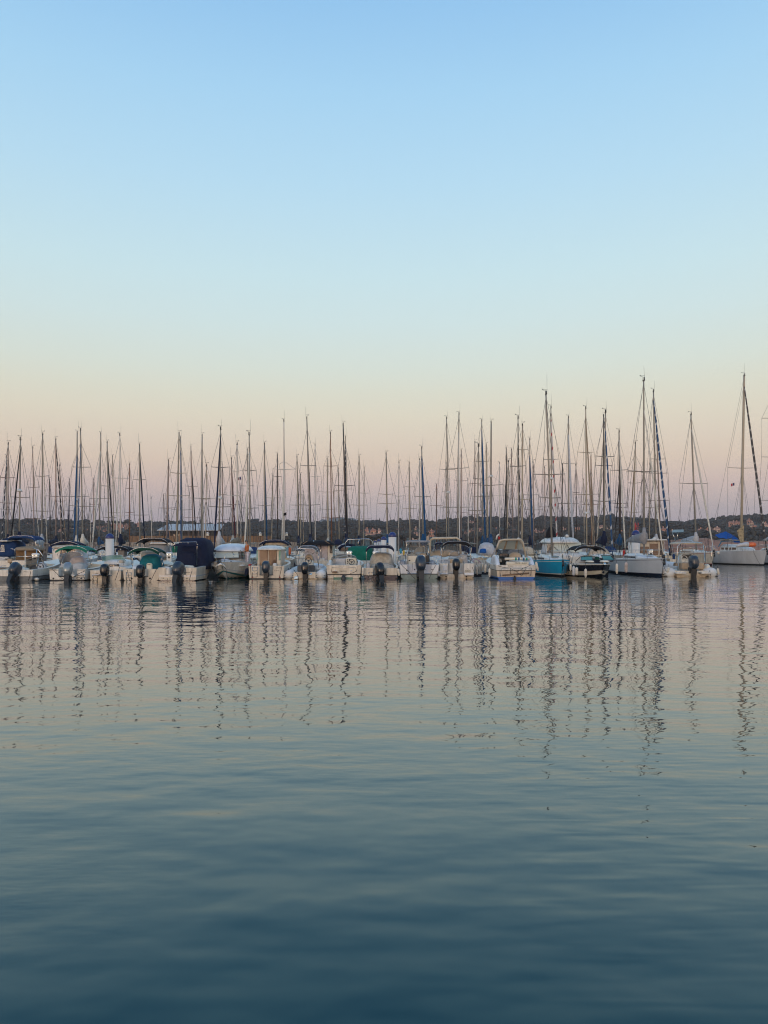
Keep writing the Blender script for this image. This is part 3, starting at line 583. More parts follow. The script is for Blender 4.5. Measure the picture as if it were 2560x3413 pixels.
# --- B: bright green bimini
b = motor('centre_console_boat', 'white boat with bright green bimini, grey covered console and silver outboard', 'motorboat', 166, 283, 1935, 1897, WH, [(1932, 0), (1923, 1), (1901, 1), (1899, 2), (1897, 1)], notch=(31, 1922, 226), L=6.3, s1=.4, chine=.96)
outboard(b, 226, 1875, tilt=.38, turn=.15, mt=OBSIL, size=1.2)
bimini(b, 184, 289, 1817, 1832, 1.2, 3.0, GREENC, arch=.8, feet=.9)
b.rb('console_cover', 223, 278, 1855, 1898, 2.6, 3.7, PINKC, taper=.82, nz=.10); b.rb('seat_cover', 232, 275, 1876, 1912, 1.4, 2.5, LGREYC, taper=.9, nz=.08)
wscreen(b, 200, 288, 1839, 1878, 3.6, LGREYC, dep=.7, lean=.5, topw=.82, name='windscreen_cover')
b.tubes('bow_rail', [[(206, 1878, 4.), (238, 1864, 4.6), (262, 1872, 5.)], [(283, 1893, .3), (300, 1880, 3.), (312, 1871, 5.)], [(292, 1872, 4.6), (292, 1861, 4.6)]], .018, STEEL)
ladder(b, 256, 281, 1913, 1930, -.05); discs(b, 'drain', [(178, 1928), (271, 1928)], .06, -.01, BLACKP); b.bx('hatch', 255, 282, 1912, 1917, -.06, .02, GREYG); b.quad('grab_handle', [(167, 1898, -.02), (187, 1898, -.02), (187, 1900, -.02), (167, 1900, -.02)], BLACKP)
# --- C: pale green curved windscreen
b = motor('sport_boat', 'white boat with pale green curved windscreen and black cabin door', 'motorboat', 301, 402, 1934, 1901, [CREAM, CREAM, BLACKP, WHITE, WHITE], [(1928, 1), (1920, 1), (1918, 1), (1901, 1)], notch=(17, 1919, 356), L=6.2, s1=.55, cock=.35, chine=.97)
outboard(b, 351, 1879, mt=OBBLK, size=1.12)
wscreen(b, 341, 419, 1850, 1870, 2.6, G_GREEN, dep=.8, lean=.35, topw=.93, frame=STEEL, pw=1.5)
b.rb('cabin', 334, 420, 1865, 1904, 2.3, 4.6, WHITE, taper=.86, p=6, q=6)
b.bx('cabin_door', 361, 385, 1881, 1909, 2.2, 2.29, G_DARK); b.bx('locker', 387, 396, 1880, 1894, 2.22, 2.29, BLACKP)
b.rb('stern_seat', 372, 400, 1903, 1922, .05, .5, CREAM, taper=.97); b.text('CABLES', 315, 328, 1911, -.02, BLACKP, b.hull, .012)
b.tubes('wake_rail', [[(388, 1884, 1.5), (392, 1868, 1.6), (408, 1866, 1.6), (412, 1884, 1.5)]], .018, STEEL); ladder(b, 309, 324, 1917, 1933, -.06, rungs=2)
b.bx('swim_step', 306, 330, 1915, 1918, -.35, 0, GREYG); b.rb('coiled_line', 391, 411, 1866, 1876, 1.4, 1.8, ROPEW, taper=.8, nz=.1)
# --- D: teal cover
b = motor('bowrider_boat', 'cream boat with teal console cover under a dark green bimini', 'motorboat', 412, 530, 1935, 1897, [CREAM, CREAM, BLACKP, CREAM, PADW], [(1930, 1), (1922, 1), (1914, 1), (1911, 1), (1897, 1)], notch=(24, 1921, 470), L=6., s1=.4, chine=.95)
outboard(b, 470, 1882, mt=OBBLK, size=1.15)
bimini(b, 428, 530, 1823, 1838, 1., 2.6, DGREENC, arch=.7, feet=.85)
b.rb('console_cover', 458, 534, 1848, 1910, 2.2, 3.6, TEALC, taper=.84, nz=.09, p=5)
b.rb('folding_seat', 487, 506, 1877, 1904, 1.5, 1.75, PADW, taper=.95, p=8); b.quad('seat_slot', [(491, 1881, 1.46), (501, 1881, 1.46), (501, 1883, 1.46), (491, 1883, 1.46)], BLACKP)
b.rb('helm_screen', 469, 528, 1836, 1856, 3.0, 3.1, BEIGEC, taper=.98, p=9); b.rb('coaming', 436, 460, 1882, 1905, .9, 2.6, COOLW, taper=.92)
ladder(b, 421, 437, 1908, 1934, -.04, rungs=3); discs(b, 'drain', [(439, 1928), (500, 1928)], .06, -.01, BLACKP)
# --- E: navy enclosure
b = motor('cuddy_boat', 'white boat under a tall navy canvas enclosure with cream stern seat', 'motorboat', 529, 654, 1936, 1892, [NAVYG, CREAM, GREYG, WHITE, PADW], [(1935, 0), (1922, 1), (1918, 2), (1916, 1), (1892, 1)], notch=(34, 1916, 586), L=6.8, s1=.35, chine=.95)
outboard(b, 593, 1872, tilt=.42, turn=-.3, mt=OBGREY, size=1.3)
b.rb('canvas_enclosure', 576, 690, 1792, 1898, 1.9, 5.2, NAVYC, taper=.84, p=7, q=6, nz=.05, lv=10)
b.rb('canvas_front', 582, 652, 1838, 1890, 1.5, 2.2, SLATEC if False else NAVYC, taper=.9, nz=.07)
b.rb('stern_seat', 565, 645, 1884, 1900, .6, 1.1, PADW, taper=.96, p=6); b.rb('canvas_bundle', 572, 664, 1810, 1820, 1.3, 1.8, NAVYC, taper=.7, nz=.05)
b.tubes('arch_frame', [[(584, 1880, 1.3), (583, 1813, 1.4), (590, 1807, 1.4), (655, 1806, 1.4), (657, 1815, 1.4), (656, 1884, 1.3)], [(627, 1806, 1.4), (627, 1815, 1.4)]], .018, STEEL)
b.text('EDEN 610', 612, 633, 1908, -.02, BLACKP, b.hull, .01); discs(b, 'drain', [(544, 1927), (558, 1930), (623, 1928)], .035, -.01, BLACKP)
b.rb('port_step', 541, 569, 1889, 1917, .05, .5, WHITE, taper=.9)
# --- F: bow-on cabin cruiser
b = Boat('cabin_cruiser', 'white cabin cruiser moored bow-on with pale windscreen and anchor on its stem', 'motor cruiser', 738, 1932, True, -.05, G_FRONT)
z = lambda r: (1932 - r) / F * b.Y
mb = hull_mb(7.6, b.m(138), z(1885) * .93, z(1877), [(.16, 0), (.30, 1), (.36, 2), (.95, 1), (1.0, 2), (z(1885) * .93, 1)], y0=-7.6, cock=(0, .2, .4), fine=3.2, camber=.25, chine=.93, flare=.5, stern=.95, rake=.07, zc0=.05)
b.hull = mb.obj('hull', [TEALST, WHITE, GREYG, WHITE, WHITE], b.root)
b.rb('cabin', 699, 806, 1832, 1884, 2.9, 6.4, WHITE, taper=.90, p=9, q=7)
b.rb('coachroof', 688, 812, 1868, 1888, 1.3, 3.2, WHITE, taper=.75, p=4, q=4)
r = b.rb('roof', 700, 812, 1811, 1838, 2.6, 6.6, COOLW, taper=.80, p=3.2, q=5); b.quad('roof_hatch', [(734, 1823, 3.0), (773, 1821, 3.0), (777, 1818, 3.6), (740, 1819, 3.6)], GREYG, r)
b.quad('windscreen', [(706, 1860, 2.62), (796, 1858, 2.62), (794, 1839, 2.72), (711, 1840, 2.72)], G_PALE)
b.quad('windscreen_frame', [(698, 1866, 2.70), (805, 1863, 2.70), (802, 1833, 2.80), (704, 1834, 2.80)], BLACKP)
for q in ([(809, 1862, 3.1), (820, 1862, 4.4), (818, 1838, 4.4), (806, 1838, 3.1)], [(824, 1858, 4.8), (834, 1856, 6.0), (832, 1834, 6.0), (822, 1836, 4.8)]): b.quad('side_window', q, G_DARK)
b.tubes('wiper', [[(713, 1858, 2.64), (719, 1841, 2.68)], [(781, 1850, 2.64), (772, 1838, 2.70)]], .014, BLACKP)
b.tubes('pulpit_rail', [[(680, 1876, 3.6), (681, 1852, 3.2), (717, 1849, .9), (722, 1872, .8)], [(748, 1875, .5), (749, 1850, .5), (756, 1846, .6), (812, 1847, 2.2), (826, 1854, 3.6), (830, 1868, 4.2)], [(695, 1870, 2.2), (692, 1856, 2.2), (684, 1857, 3)], [(779, 1860, 1.6), (778, 1847, 1.6)], [(804, 1872, 2.9), (803, 1848, 2.2)]], .017, STEEL)
mb = MB(); a = b.p(731, 1873, .25); mb.rbox((a.x, a.y, a.z - .1), (.28, .5, .22), taper=.7); mb.tube([b.p(731, 1868, .2), b.p(731, 1877, -.15), b.p(733, 1884, -.2)], .05, 6); mb.obj('anchor_roller', BLACKP, b.root)
mb = MB(); mb.tube([b.p(716, 1890, -.1), b.p(726, 1885, -.2), b.p(735, 1880, -.22), b.p(745, 1884, -.2), b.p(754, 1896, -.1)], [.03, .07, .08, .07, .03], 8); mb.obj('anchor', WHITE, b.root)
b.rb('deck_hatch', 733, 760, 1862, 1866, 2.2, 2.9, GREYG, taper=.9); discs(b, 'cleat', [(704, 1874), (770, 1873)], .06, 1., BLACKP)
CRUISER = b
# --- G: pilothouse with glass doors
b = motor('pilothouse_boat', 'white pilothouse fishing boat with two glass doors and round-topped roof', 'motorboat', 830, 946, 1930, 1886, [DARKAF, CREAM, BLACKP, WHITE, CREAM], [(1929, 0), (1918, 1), (1912, 1), (1905, 1), (1886, 1)], notch=(23, 1917, 888), L=6.2, s1=.4, chine=.94)
outboard(b, 887, 1869, mt=OBGREY, size=1.12, prop=PROPW)
b.bx('cabin', 857, 937, 1824, 1896, 2.0, 4.2, CREAM, ch=.06); b.rb('cabin_roof', 852, 940, 1818, 1833, 1.6, 4.6, WHITE, taper=.86, p=3, q=6)
b.bx('glass_door', 865, 893, 1831, 1892, 1.95, 1.99, G_BRONZE, label='sliding left leaf'); b.bx('glass_door', 896, 922, 1831, 1892, 1.94, 1.985, G_BRONZE, label='fixed right leaf')
for x0, x1 in ((855, 860), (929, 936)): b.quad('side_window', [(x0, 1868, 1.97), (x1, 1867, 1.97), (x1, 1833, 1.97), (x0, 1835, 1.97)], G_GREEN)
ladder(b, 841, 857, 1890, 1923, -.06); discs(b, 'drain', [(842, 1924), (933, 1924)], .05, -.01, REDST); b.text('ZEPHYR', 921, 937, 1893, -.02, BLACKP, b.hull); b.text('TL 917 42', 914, 931, 1902, -.02, BLACKP, b.hull)
b.tubes('side_rail', [[(838, 1880, 1.), (842, 1862, 3.), (852, 1856, 4.)], [(843, 1874, 2), (853, 1868, 4)]], .017, STEEL); b.rb('inner_seat', 908, 922, 1877, 1890, 1.5, 1.9, WHITE, taper=.95); b.rb('gunwale_rope', 827, 838, 1880, 1886, .5, .9, REDC, nz=.05)
# --- H: inflatable with grey bimini
def rib(name, label, x0, x1, wl, tops, Lm, tubew, mt_band, tr, deck):
    b = Boat(name, label, 'inflatable boat', (x0 + x1) / 2, wl, False, 0, G_FRONT); r = b.m(tubew) / 2; hw = b.m(x1 - x0) / 2 - r; zt = (wl - tops) / F * b.Y - r
    for sx in (-1, 1):
        mb = MB(); path = [(sx * hw, -.15, zt), (sx * hw, .05, zt), (sx * hw, Lm * .3, zt), (sx * hw, Lm * .6, zt + .08), (sx * hw * .78, Lm * .8, zt + .2), (sx * hw * .4, Lm * .94, zt + .3), (0, Lm, zt + .34)]
        mb.tube(path, [r * .35, r * .92, r, r, r * .97, r * .95, r * .95], 16); t = mb.obj('inflatable_tube', PVC, b.root)
        mb = MB()
        for dz in (-.02, -.16): mb.tube([(x + sx * (r * .86 if i < 6 else 0), y, zz + dz - .04) for i, (x, y, zz) in enumerate(path)][1:], .035, 5)
        for dz in (-.02, -.16): mb.tube([(sx * (hw - r * .93), .0, zt + dz), (sx * hw, -.09, zt + dz), (sx * (hw + r * .93), .02, zt + dz)], .03, 5)
        mb.obj('rubbing_strake', PVCG if mt_band else RUBBER, t)
    mb = MB(); mb.loft([[(-hw + r * .6, 0, .02), (0, 0, -.3), (hw - r * .6, 0, .02), (hw - r * .4, 0, tr), (-hw + r * .4, 0, tr)], [(-hw + r * .6, Lm * .7, .1), (0, Lm * .7, -.2), (hw - r * .6, Lm * .7, .1), (hw - r * .4, Lm * .7, tr), (-hw + r * .4, Lm * .7, tr)]], sm=False); b.hull = mb.obj('hull', CREAM, b.root)
    return b
b = rib('inflatable_boat', 'white inflatable boat with grey tube bands under a small grey bimini', 945, 1086, 1930, 1899, 6., 36, True, .35, None)
b.bx('transom', 978, 1052, 1906, 1928, -.12, .05, CREAM); outboard(b, 1017, 1873, mt=OBBLK, size=1.12)
b.bx('stern_bench', 991, 1048, 1884, 1906, .7, 1.2, PADDK, ch=.05)
b.rb('console', 1008, 1046, 1866, 1896, 2.2, 2.9, WHITE, taper=.85, p=6); wheel(b, 1028, 1869, .22, 2.1); b.rb('pilot_seat', 1014, 1045, 1846, 1876, 2.9, 3.3, PADT, taper=.8, p=3)
b.tubes('windscreen_frame', [[(1009, 1868, 2.6), (1012, 1845, 2.6), (1024, 1839, 2.6), (1040, 1842, 2.6), (1047, 1868, 2.6)]], .02, STEEL)
bimini(b, 992, 1060, 1817, 1829, 1.4, 2.9, SLATEC, arch=.45, feet=.8)
b.tubes('roll_bar', [[(984, 1885, 1.), (984, 1836, 1.), (992, 1828, 1.), (1042, 1828, 1.), (1052, 1836, 1.), (1063, 1893, 1.)], [(1000, 1830, 1), (1015, 1843, 2.)], [(1060, 1830, 1), (1040, 1848, 2)]], .022, STEEL)
b.rb('bow_cushion', 1045, 1080, 1880, 1900, 3.0, 4.5, COOLW, taper=.9); b.text('REVA', 1068, 1078, 1890, 3.0, BLACKP)
for q in ((979, 995, 1919, 1929), (1028, 1041, 1909, 1916)): b.quad('step_bracket', [(q[0], q[3], -.2), (q[1] - 3, q[3], -.2), (q[1], q[2], -.15), (q[0] + 4, q[2] + 2, -.15)], STEEL)
# --- J: runabout with black band
b = motor('runabout', 'cream runabout with black band, script name and steering wheel in its dashboard', 'motorboat', 1089, 1203, 1929, 1884, [CREAM, CREAM, BLACKP, WHITE, PADW], [(1926, 1), (1924, 0), (1917, 1), (1913, 2), (1908, 1), (1884, 1)], L=6., s1=.42, chine=.90, cock=.55)
b.hull.data.materials[0] = mat('green_stripe_paint', (.02, .16, .12), .5)
wscreen(b, 1100, 1194, 1847, 1874, 2.6, G_GREY, dep=.9, lean=.45, topw=.80, frame=STEEL, pw=1.6)
b.bx('dashboard', 1108, 1188, 1861, 1890, 2.7, 3.3, PADG, ch=.05); b.bx('locker_door', 1118, 1152, 1862, 1889, 2.62, 2.69, LGREYC); c = b.bx('instrument_panel', 1153, 1189, 1859, 1884, 2.5, 2.68, PADW, ch=.05)
discs(b, 'gauge', [(1159, 1866), (1165, 1865), (1159, 1871), (1159, 1877), (1167, 1880)], .045, 2.49, BLACKP); wheel(b, 1172, 1873, .19, 2.3, parent=c)
b.bx('stern_bench', 1103, 1187, 1883, 1897, .35, .9, PADW, ch=.06); b.rb('sun_pad', 1108, 1185, 1889, 1896, .1, .35, PADT, taper=.95)
b.rb('coaming', 1090, 1104, 1868, 1912, .02, 2.6, WHITE, taper=.75, p=5, label='left side'); b.rb('coaming', 1189, 1204, 1868, 1912, .02, 2.6, WHITE, taper=.75, p=5, label='right side')
b.tubes('stern_rail', [[(1105, 1906, -.03), (1106, 1892, -.03), (1185, 1891, -.03), (1188, 1904, -.03)]], .015, STEEL); b.text('Capricorn', 1132, 1156, 1903, -.02, mat('ink', (.03, .05, .06)), b.hull); discs(b, 'vent', [(1118, 1902), (1171, 1902)], .05, -.01, GREYG)
b.rb('stern_drive', 1136, 1153, 1916, 1934, -.4, 0, BLACKP, taper=.7, p=3); b.bx('trim_tab', 1092, 1112, 1917, 1929, -.05, .03, CREAM); b.bx('trim_tab', 1176, 1196, 1917, 1929, -.05, .03, CREAM); b.bx('boarding_step', 1107, 1124, 1904, 1909, -.3, 0, TEAK)
# --- L: grey cover and navy bimini
b = motor('covered_boat', 'white boat with navy lower hull, weathered grey cover and navy bimini', 'motorboat', 1214, 1324, 1929, 1893, [NAVYG, CREAM, BLACKP, WHITE, PADW], [(1919, 0), (1917, 2), (1906, 1), (1893, 1)], notch=(22, 1918, 1266), L=6., s1=.4, chine=.96)
outboard(b, 1266, 1876, tilt=.40, turn=.35, mt=OBBLK, size=1.28)
b.rb('boat_cover', 1226, 1318, 1842, 1902, 1.8, 4.0, DIRTYC, taper=.72, p=7, nz=.12, lv=9); b.rb('cover_skirt', 1232, 1316, 1878, 1902, 1.1, 1.9, DIRTYC, taper=.9, nz=.14)
bimini(b, 1219, 1314, 1816, 1830, .9, 2.5, NAVYC, arch=.28, feet=.8); ladder(b, 1229, 1243, 1907, 1926, -.05, rungs=2); b.rb('seat', 1220, 1234, 1876, 1906, .6, 1.1, LGREYC, taper=.9)
# --- M: T-top centre console
b = motor('console_fishing_boat', 'white fishing boat with steel T-top, clear screens and the largest grey outboard', 'motorboat', 1334, 1462, 1929, 1882, [GREYAF, COOLW, BLACKP, COOLW, COOLW], [(1926, 0), (1915, 0), (1912, 2), (1906, 1), (1882, 1)], notch=(40, 1911, 1398), L=6.6, s1=.35, chine=.90, keel=-.35)
b.hull.data.materials[0] = mat('pale_green_antifouling', (.20, .25, .235), .6, var=.2)
outboard(b, 1402, 1852, tilt=.30, turn=.08, mt=OBGREY, size=1.5, prop=PROPW)
b.rb('t_top', 1352, 1435, 1801, 1808, 1.8, 3.6, GREYC, taper=.95, p=8); b.tubes('t_top_frame', [[(1349, 1893, 2.), (1356, 1808, 2.), (1366, 1803, 2.), (1424, 1803, 2.), (1429, 1810, 2), (1433, 1890, 2.)], [(1352, 1860, 2), (1370, 1806, 2.6)], [(1431, 1850, 2), (1422, 1806, 2.6)], [(1370, 1890, 3.2), (1372, 1808, 3.2)], [(1419, 1890, 3.2), (1417, 1808, 3.2)]], .028, STEEL)
wscreen(b, 1356, 1429, 1822, 1852, 2.7, G_GREY, dep=.25, lean=.15, topw=.97, name='windscreen', topcurve=.02); wscreen(b, 1358, 1427, 1810, 1822, 2.75, G_CLEAR, dep=.25, lean=.05, topw=.97, name='spray_screen', topcurve=.02)
b.bx('console', 1356, 1400, 1852, 1900, 2.4, 3.2, CREAM, ch=.06); b.bx('cabin_door', 1361, 1398, 1853, 1892, 2.33, 2.39, PADW); b.bx('switch_panel', 1362, 1368, 1866, 1870, 2.30, 2.34, BLACKP)
b.rb('helm_seat', 1396, 1424, 1844, 1860, 2.3, 2.8, PADT, taper=.85); b.bx('electronics_box', 1420, 1431, 1852, 1890, 2.3, 2.9, BLACKP); wheel(b, 1408, 1858, .18, 2.2, STEEL)
b.rb('stern_cushion', 1332, 1352, 1867, 1884, .4, 2.2, GREYC, taper=.85); b.rb('stern_cushion', 1435, 1452, 1868, 1884, .4, 2.2, GREYC, taper=.85)
b.tubes('stern_rail', [[(1373, 1908, .1), (1375, 1876, .1), (1387, 1875, .1)], [(1420, 1875, .1), (1446, 1876, .1), (1448, 1906, .1)], [(1329, 1879, 1), (1332, 1853, 1.2), (1352, 1852, 1.4)], [(1433, 1854, 1.4), (1455, 1857, 1.2), (1456, 1878, 1)]], .018, STEEL)
b.text('ZER', 1414, 1421, 1899, -.02, BLACKP, b.hull, .01); discs(b, 'drain', [(1356, 1901), (1382, 1898), (1440, 1898)], .045, -.01, BLACKP)
# --- N: black bimini, boxed console
b = motor('angling_boat', 'white boat with black bimini and clear screen, number plate by its black outboard', 'motorboat', 1466, 1580, 1926, 1878, [CREAM, WHITE, BLACKP, WHITE, COOLW], [(1922, 0), (1912, 1), (1904, 1), (1878, 1)], notch=(27, 1909, 1520), L=6.3, s1=.4, chine=.95)
outboard(b, 1520, 1861, mt=OBBLK, size=1.15)
bimini(b, 1472, 1573, 1802, 1817, 1., 2.5, BLACKC, arch=.45, feet=.9)
wscreen(b, 1495, 1562, 1836, 1862, 2.5, G_CLEAR, dep=.5, lean=.25, topw=.85); b.rb('console_cover', 1527, 1562, 1847, 1880, 2.2, 3.2, LGREYC, taper=.85, nz=.07, p=5)
b.tubes('engine_rail', [[(1496, 1884, .5), (1497, 1857, .5), (1502, 1854, .5), (1542, 1855, .5), (1547, 1884, .5)]], .024, STEEL); b.bx('motor_bulkhead', 1500, 1542, 1864, 1898, .55, .75, PADT)
b.bx('stern_locker', 1477, 1491, 1884, 1902, -.04, .02, COOLW); b.bx('swim_platform', 1466, 1494, 1911, 1915, -.5, 0, COOLW); b.bx('swim_platform', 1548, 1580, 1910, 1918, -.5, 0, COOLW)
b.bx('number_plate', 1550, 1570, 1899, 1908, -.035, -.01, PADW, ch=.005); b.text('TL', 1557, 1562, 1896, -.02, BLACKP, b.hull, .01); b.text('BENETEAU', 1551, 1569, 1901, -.045, BLACKP, b.hull); b.text('D4202517', 1551, 1569, 1905, -.045, BLACKP, b.hull)
discs(b, 'drain', [(1487, 1922), (1555, 1922)], .06, -.01, BLACKP); b.tubes('side_rail', [[(1480, 1877, 1.), (1482, 1868, 1.2), (1492, 1868, 1.2)], [(1566, 1880, 2), (1578, 1866, 4), (1576, 1850, 5)]], .017, STEEL)
# --- P: large cream cruiser, striped pad
b = motor('express_cruiser', 'large cream cruiser with canvas arch and green and blue striped sun pad', 'motor cruiser', 1655, 1786, 1930, 1884, [ROYAL, STAIN, BLACKP, WHITE, PADT], [(1923, 0), (1902, 1), (1900, 2), (1892, 3), (1884, 3)], L=9.2, s1=.55, chine=.90, cock=.42, gun=.3, fine=2.2)
mb = MB(); mb.tube([b.p(1683, 1863, .5), b.p(1765, 1862, .5)], b.m(9) / 2, 14); pad = mb.obj('sun_pad', PADW, b.root); PB = {'g': mat('green_vinyl', (.01, .30, .20), .5), 'b': mat('blue_vinyl', (.015, .11, .26), .5)}
for x, k in ((1719, 'g'), (1729, 'b'), (1745, 'b'), (1755, 'g')): mb = MB(); mb.tube([b.p(x - 2.6, 1863, .5), b.p(x + 2.6, 1863, .5)], b.m(9) / 2 + .012, 14); mb.obj('stripe', PB[k], pad)
b.bx('name_board', 1688, 1763, 1872, 1884, .0, .3, PADW, ch=.04); b.text('PIRATE - BLANC', 1716, 1757, 1877, -.01, mat('dark_green_letters', (.01, .04, .04)), None, .012); b.bx('maker_badge', 1695, 1697.5, 1885, 1888, -.03, -.005, GREYAF, b.hull, ch=.003); b.bx('maker_badge', 1699, 1708, 1886, 1887.4, -.03, -.005, GREYAF, b.hull, ch=.003)
b.rb('side_deck', 1652, 1671, 1850, 1888, .0, 3.2, COOLW, taper=.6, p=4, label='left side deck'); b.rb('side_deck', 1764, 1788, 1855, 1888, .0, 3.2, COOLW, taper=.55, p=4, label='right side deck')
b.tubes('canopy_arch', [[(1652, 1856, 1.6), (1658, 1818, 1.6), (1664, 1803, 1.7), (1680, 1799, 1.7), (1735, 1798, 1.7), (1743, 1806, 1.7), (1752, 1856, 1.6)]], .075, BEIGEC)
b.tubes('canopy_arch', [[(1638, 1858, 4.0), (1662, 1812, 3.6), (1678, 1800, 3.4), (1728, 1799, 3.4), (1742, 1812, 3.6), (1757, 1858, 4.0)]], .06, BEIGEC)
b.quad('canopy_roof', [(1664, 1802, 1.7), (1738, 1800, 1.7), (1731, 1799, 3.4), (1674, 1800, 3.4)], G_CLEAR, th=.02)
b.quad('canopy_window', [(1656, 1831, 3.9), (1742, 1831, 3.9), (1738, 1803, 3.5), (1664, 1803, 3.5)], G_PALE); b.quad('side_curtain', [(1652, 1856, 1.7), (1634, 1858, 4.), (1660, 1812, 3.6), (1658, 1818, 1.7)], G_CLEAR)
for q in ([(1678, 1831), (1684, 1831), (1692, 1803), (1687, 1803)], [(1715, 1831), (1722, 1831), (1727, 1803), (1720, 1803)]): b.quad('canopy_strap', [(x, y, 3.4) for x, y in q], TANC)
wscreen(b, 1654, 1746, 1832, 1850, 3.9, G_GREY, dep=.9, lean=.3, topw=.95, frame=BLACKP)
b.rb('helm_seat', 1698, 1742, 1841, 1866, 2.6, 3.4, PADT, taper=.8, p=4); b.bx('companionway_door', 1664, 1697, 1845, 1882, 3.4, 3.5, G_DARK); b.rb('side_seat', 1652, 1675, 1862, 1874, 1.4, 2.4, PADT, taper=.9)
b.tubes('platform_frame', [[(1668, 1921, -.1), (1672, 1894, -.6), (1772, 1893, -.6), (1769, 1918, -.1)], [(1702, 1913, -.1), (1702, 1895, -.5)], [(1743, 1911, -.1), (1743, 1895, -.5)]], .022, STEEL); b.tubes('platform_bracket', [[(1675, 1917, -.15), (1763, 1910, -.15)]], .05, TEAK)
b.rb('stern_drive', 1712, 1722, 1919, 1934, -.3, 0, BLACKP, taper=.6, p=3); b.ball = None
mb = MB(); a = b.p(1728, 1796, 3.); mb.ball(a, .09); mb.obj('antenna_dome', WHITE, b.root)
# --- R: black bowrider, bow-on
b = Boat('black_bowrider', 'black-hulled bowrider moored bow-on with teal windscreens and a lettered black bimini', 'motorboat', 2015, 1925, True, .12, G_FRONT)
z = lambda r: (1925 - r) / F * b.Y
zs = z(1882) * .93; mb = hull_mb(6.2, b.m(140), zs, z(1880), [(.05 + zs * .30, 1), (.05 + zs * .34, 2), (zs - .07, 4), (zs, 3)], y0=-6.2, cock=(.05, .5, .4), fine=2.8, camber=.04, chine=.90, flare=.45, stern=.95, rake=.09, zc0=.05, botz=9, zrise=.20)
b.hull = mb.obj('hull', [BLACKG, PADW, BEIGEC, WHITE, BLACKG], b.root)
bimini(b, 1916, 2024, 1817, 1831, 2.8, 4.5, BLACKC, arch=.5, feet=.9, txt=('STAR WAVE', 1956, 1981, 1820))
b.quad('windscreen_pane', [(1936, 1868, 2.5), (1975, 1867, 2.2), (1974, 1854, 2.35), (1937, 1855, 2.65)], G_TEAL); b.quad('windscreen_pane', [(2011, 1867, 2.2), (2047, 1866, 2.5), (2035, 1852, 2.65), (2005, 1852, 2.35)], G_TEAL)
b.tubes('windscreen_frame', [[(1936, 1868, 2.48), (1975, 1867, 2.18), (1974, 1854, 2.33), (1937, 1855, 2.63), (1936, 1868, 2.48)], [(2011, 1867, 2.18), (2048, 1866, 2.48), (2035, 1851.5, 2.63), (2004, 1851.5, 2.33), (2011, 1867, 2.18)], [(1936, 1855, 2.6), (1921, 1869, 4.)], [(2036, 1852, 2.6), (2052, 1864, 3.6)]], .024, BLACKP)
b.tubes('ski_tower', [[(1972, 1866, 3.4), (1977, 1836, 3.6), (2017, 1836, 3.6), (2026, 1868, 3.4)], [(1976, 1848, 3.), (1998, 1847, 3)]], .022, STEEL); b.rb('bow_seat', 1962, 1984, 1868, 1874, 1.6, 2.4, PADW, taper=.9); b.rb('bow_seat', 2011, 2034, 1867, 1874, 1.6, 2.4, PADW, taper=.9)
b.rb('bow_fitting', 2013, 2023, 1875, 1883, -.1, .15, STEEL, taper=.6); b.quad('bow_emblem', [(2006, 1909, -.0), (2011, 1912, .05), (2016, 1906, .0), (2011, 1903, -.05)], BLACKG); b.rb('throw_cushion', 1988, 2001, 1855, 1866, 2.6, 3., DGREENC, nz=.08)
b.tubes('cleat', [[(2034, 1871, .6), (2044, 1870, .6)]], .04, BLACKP)
# --- T: inflatable with beige canopy
b = rib('inflatable_boat', 'white inflatable boat with black tube bands and beige canopy at the row end', 2213, 2394, 1921, 1890, 6.6, 44, False, .4, None)
outboard(b, 2310, 1851, mt=OBGREY, size=1.35); b.bx('stern_bench', 2274, 2348, 1875, 1898, .6, 1.3, PADT, ch=.06); b.bx('transom', 2256, 2372, 1904, 1919, -.05, .1, PADW)
b.bx('swim_platform', 2254, 2288, 1908, 1913, -.55, .05, WHITE); b.bx('swim_platform', 2338, 2375, 1907, 1913, -.6, .05, WHITE)
b.rb('console', 2269, 2310, 1846, 1900, 2., 2.9, WHITE, taper=.92, p=7); b.bx('instrument_panel', 2275, 2305, 1848, 1862, 1.93, 2.0, BLACKP); wheel(b, 2281, 1863, .24, 1.8, WHITE)
wscreen(b, 2268, 2312, 1823, 1850, 2.3, G_CLEAR, dep=.2, lean=.15, topw=.92, frame=STEEL); b.tubes('stern_light_mast', [[(2375, 1890, .2), (2372, 1852, .2), (2374, 1808, .2)]], .02, STEEL)
b.rb('canopy', 2257, 2352, 1805, 1814, 1.2, 3.2, BEIGEC, taper=.92, p=4); b.tubes('canopy_frame', [[(2255, 1876, 1.), (2258, 1822, 1.2), (2270, 1809, 1.2), (2340, 1809, 1.2), (2350, 1822, 1.2), (2352, 1876, 1.)], [(2260, 1876, 1.2), (2268, 1815, 3.)], [(2350, 1870, 1.), (2344, 1815, 3.)]], .03, STEEL)
b.rb('stern_quarter', 2355, 2372, 1880, 1906, .2, 1., PADW, taper=.8); b.rb('towel', 2252, 2262, 1876, 1886, .9, 1.5, TANC, nz=.06); b.rb('towel', 2245, 2252, 1846, 1864, 1.2, 1.5, BLUEC, nz=.05)
b.text('BSC 67', 2322, 2334, 1874, .55, BLACKP)
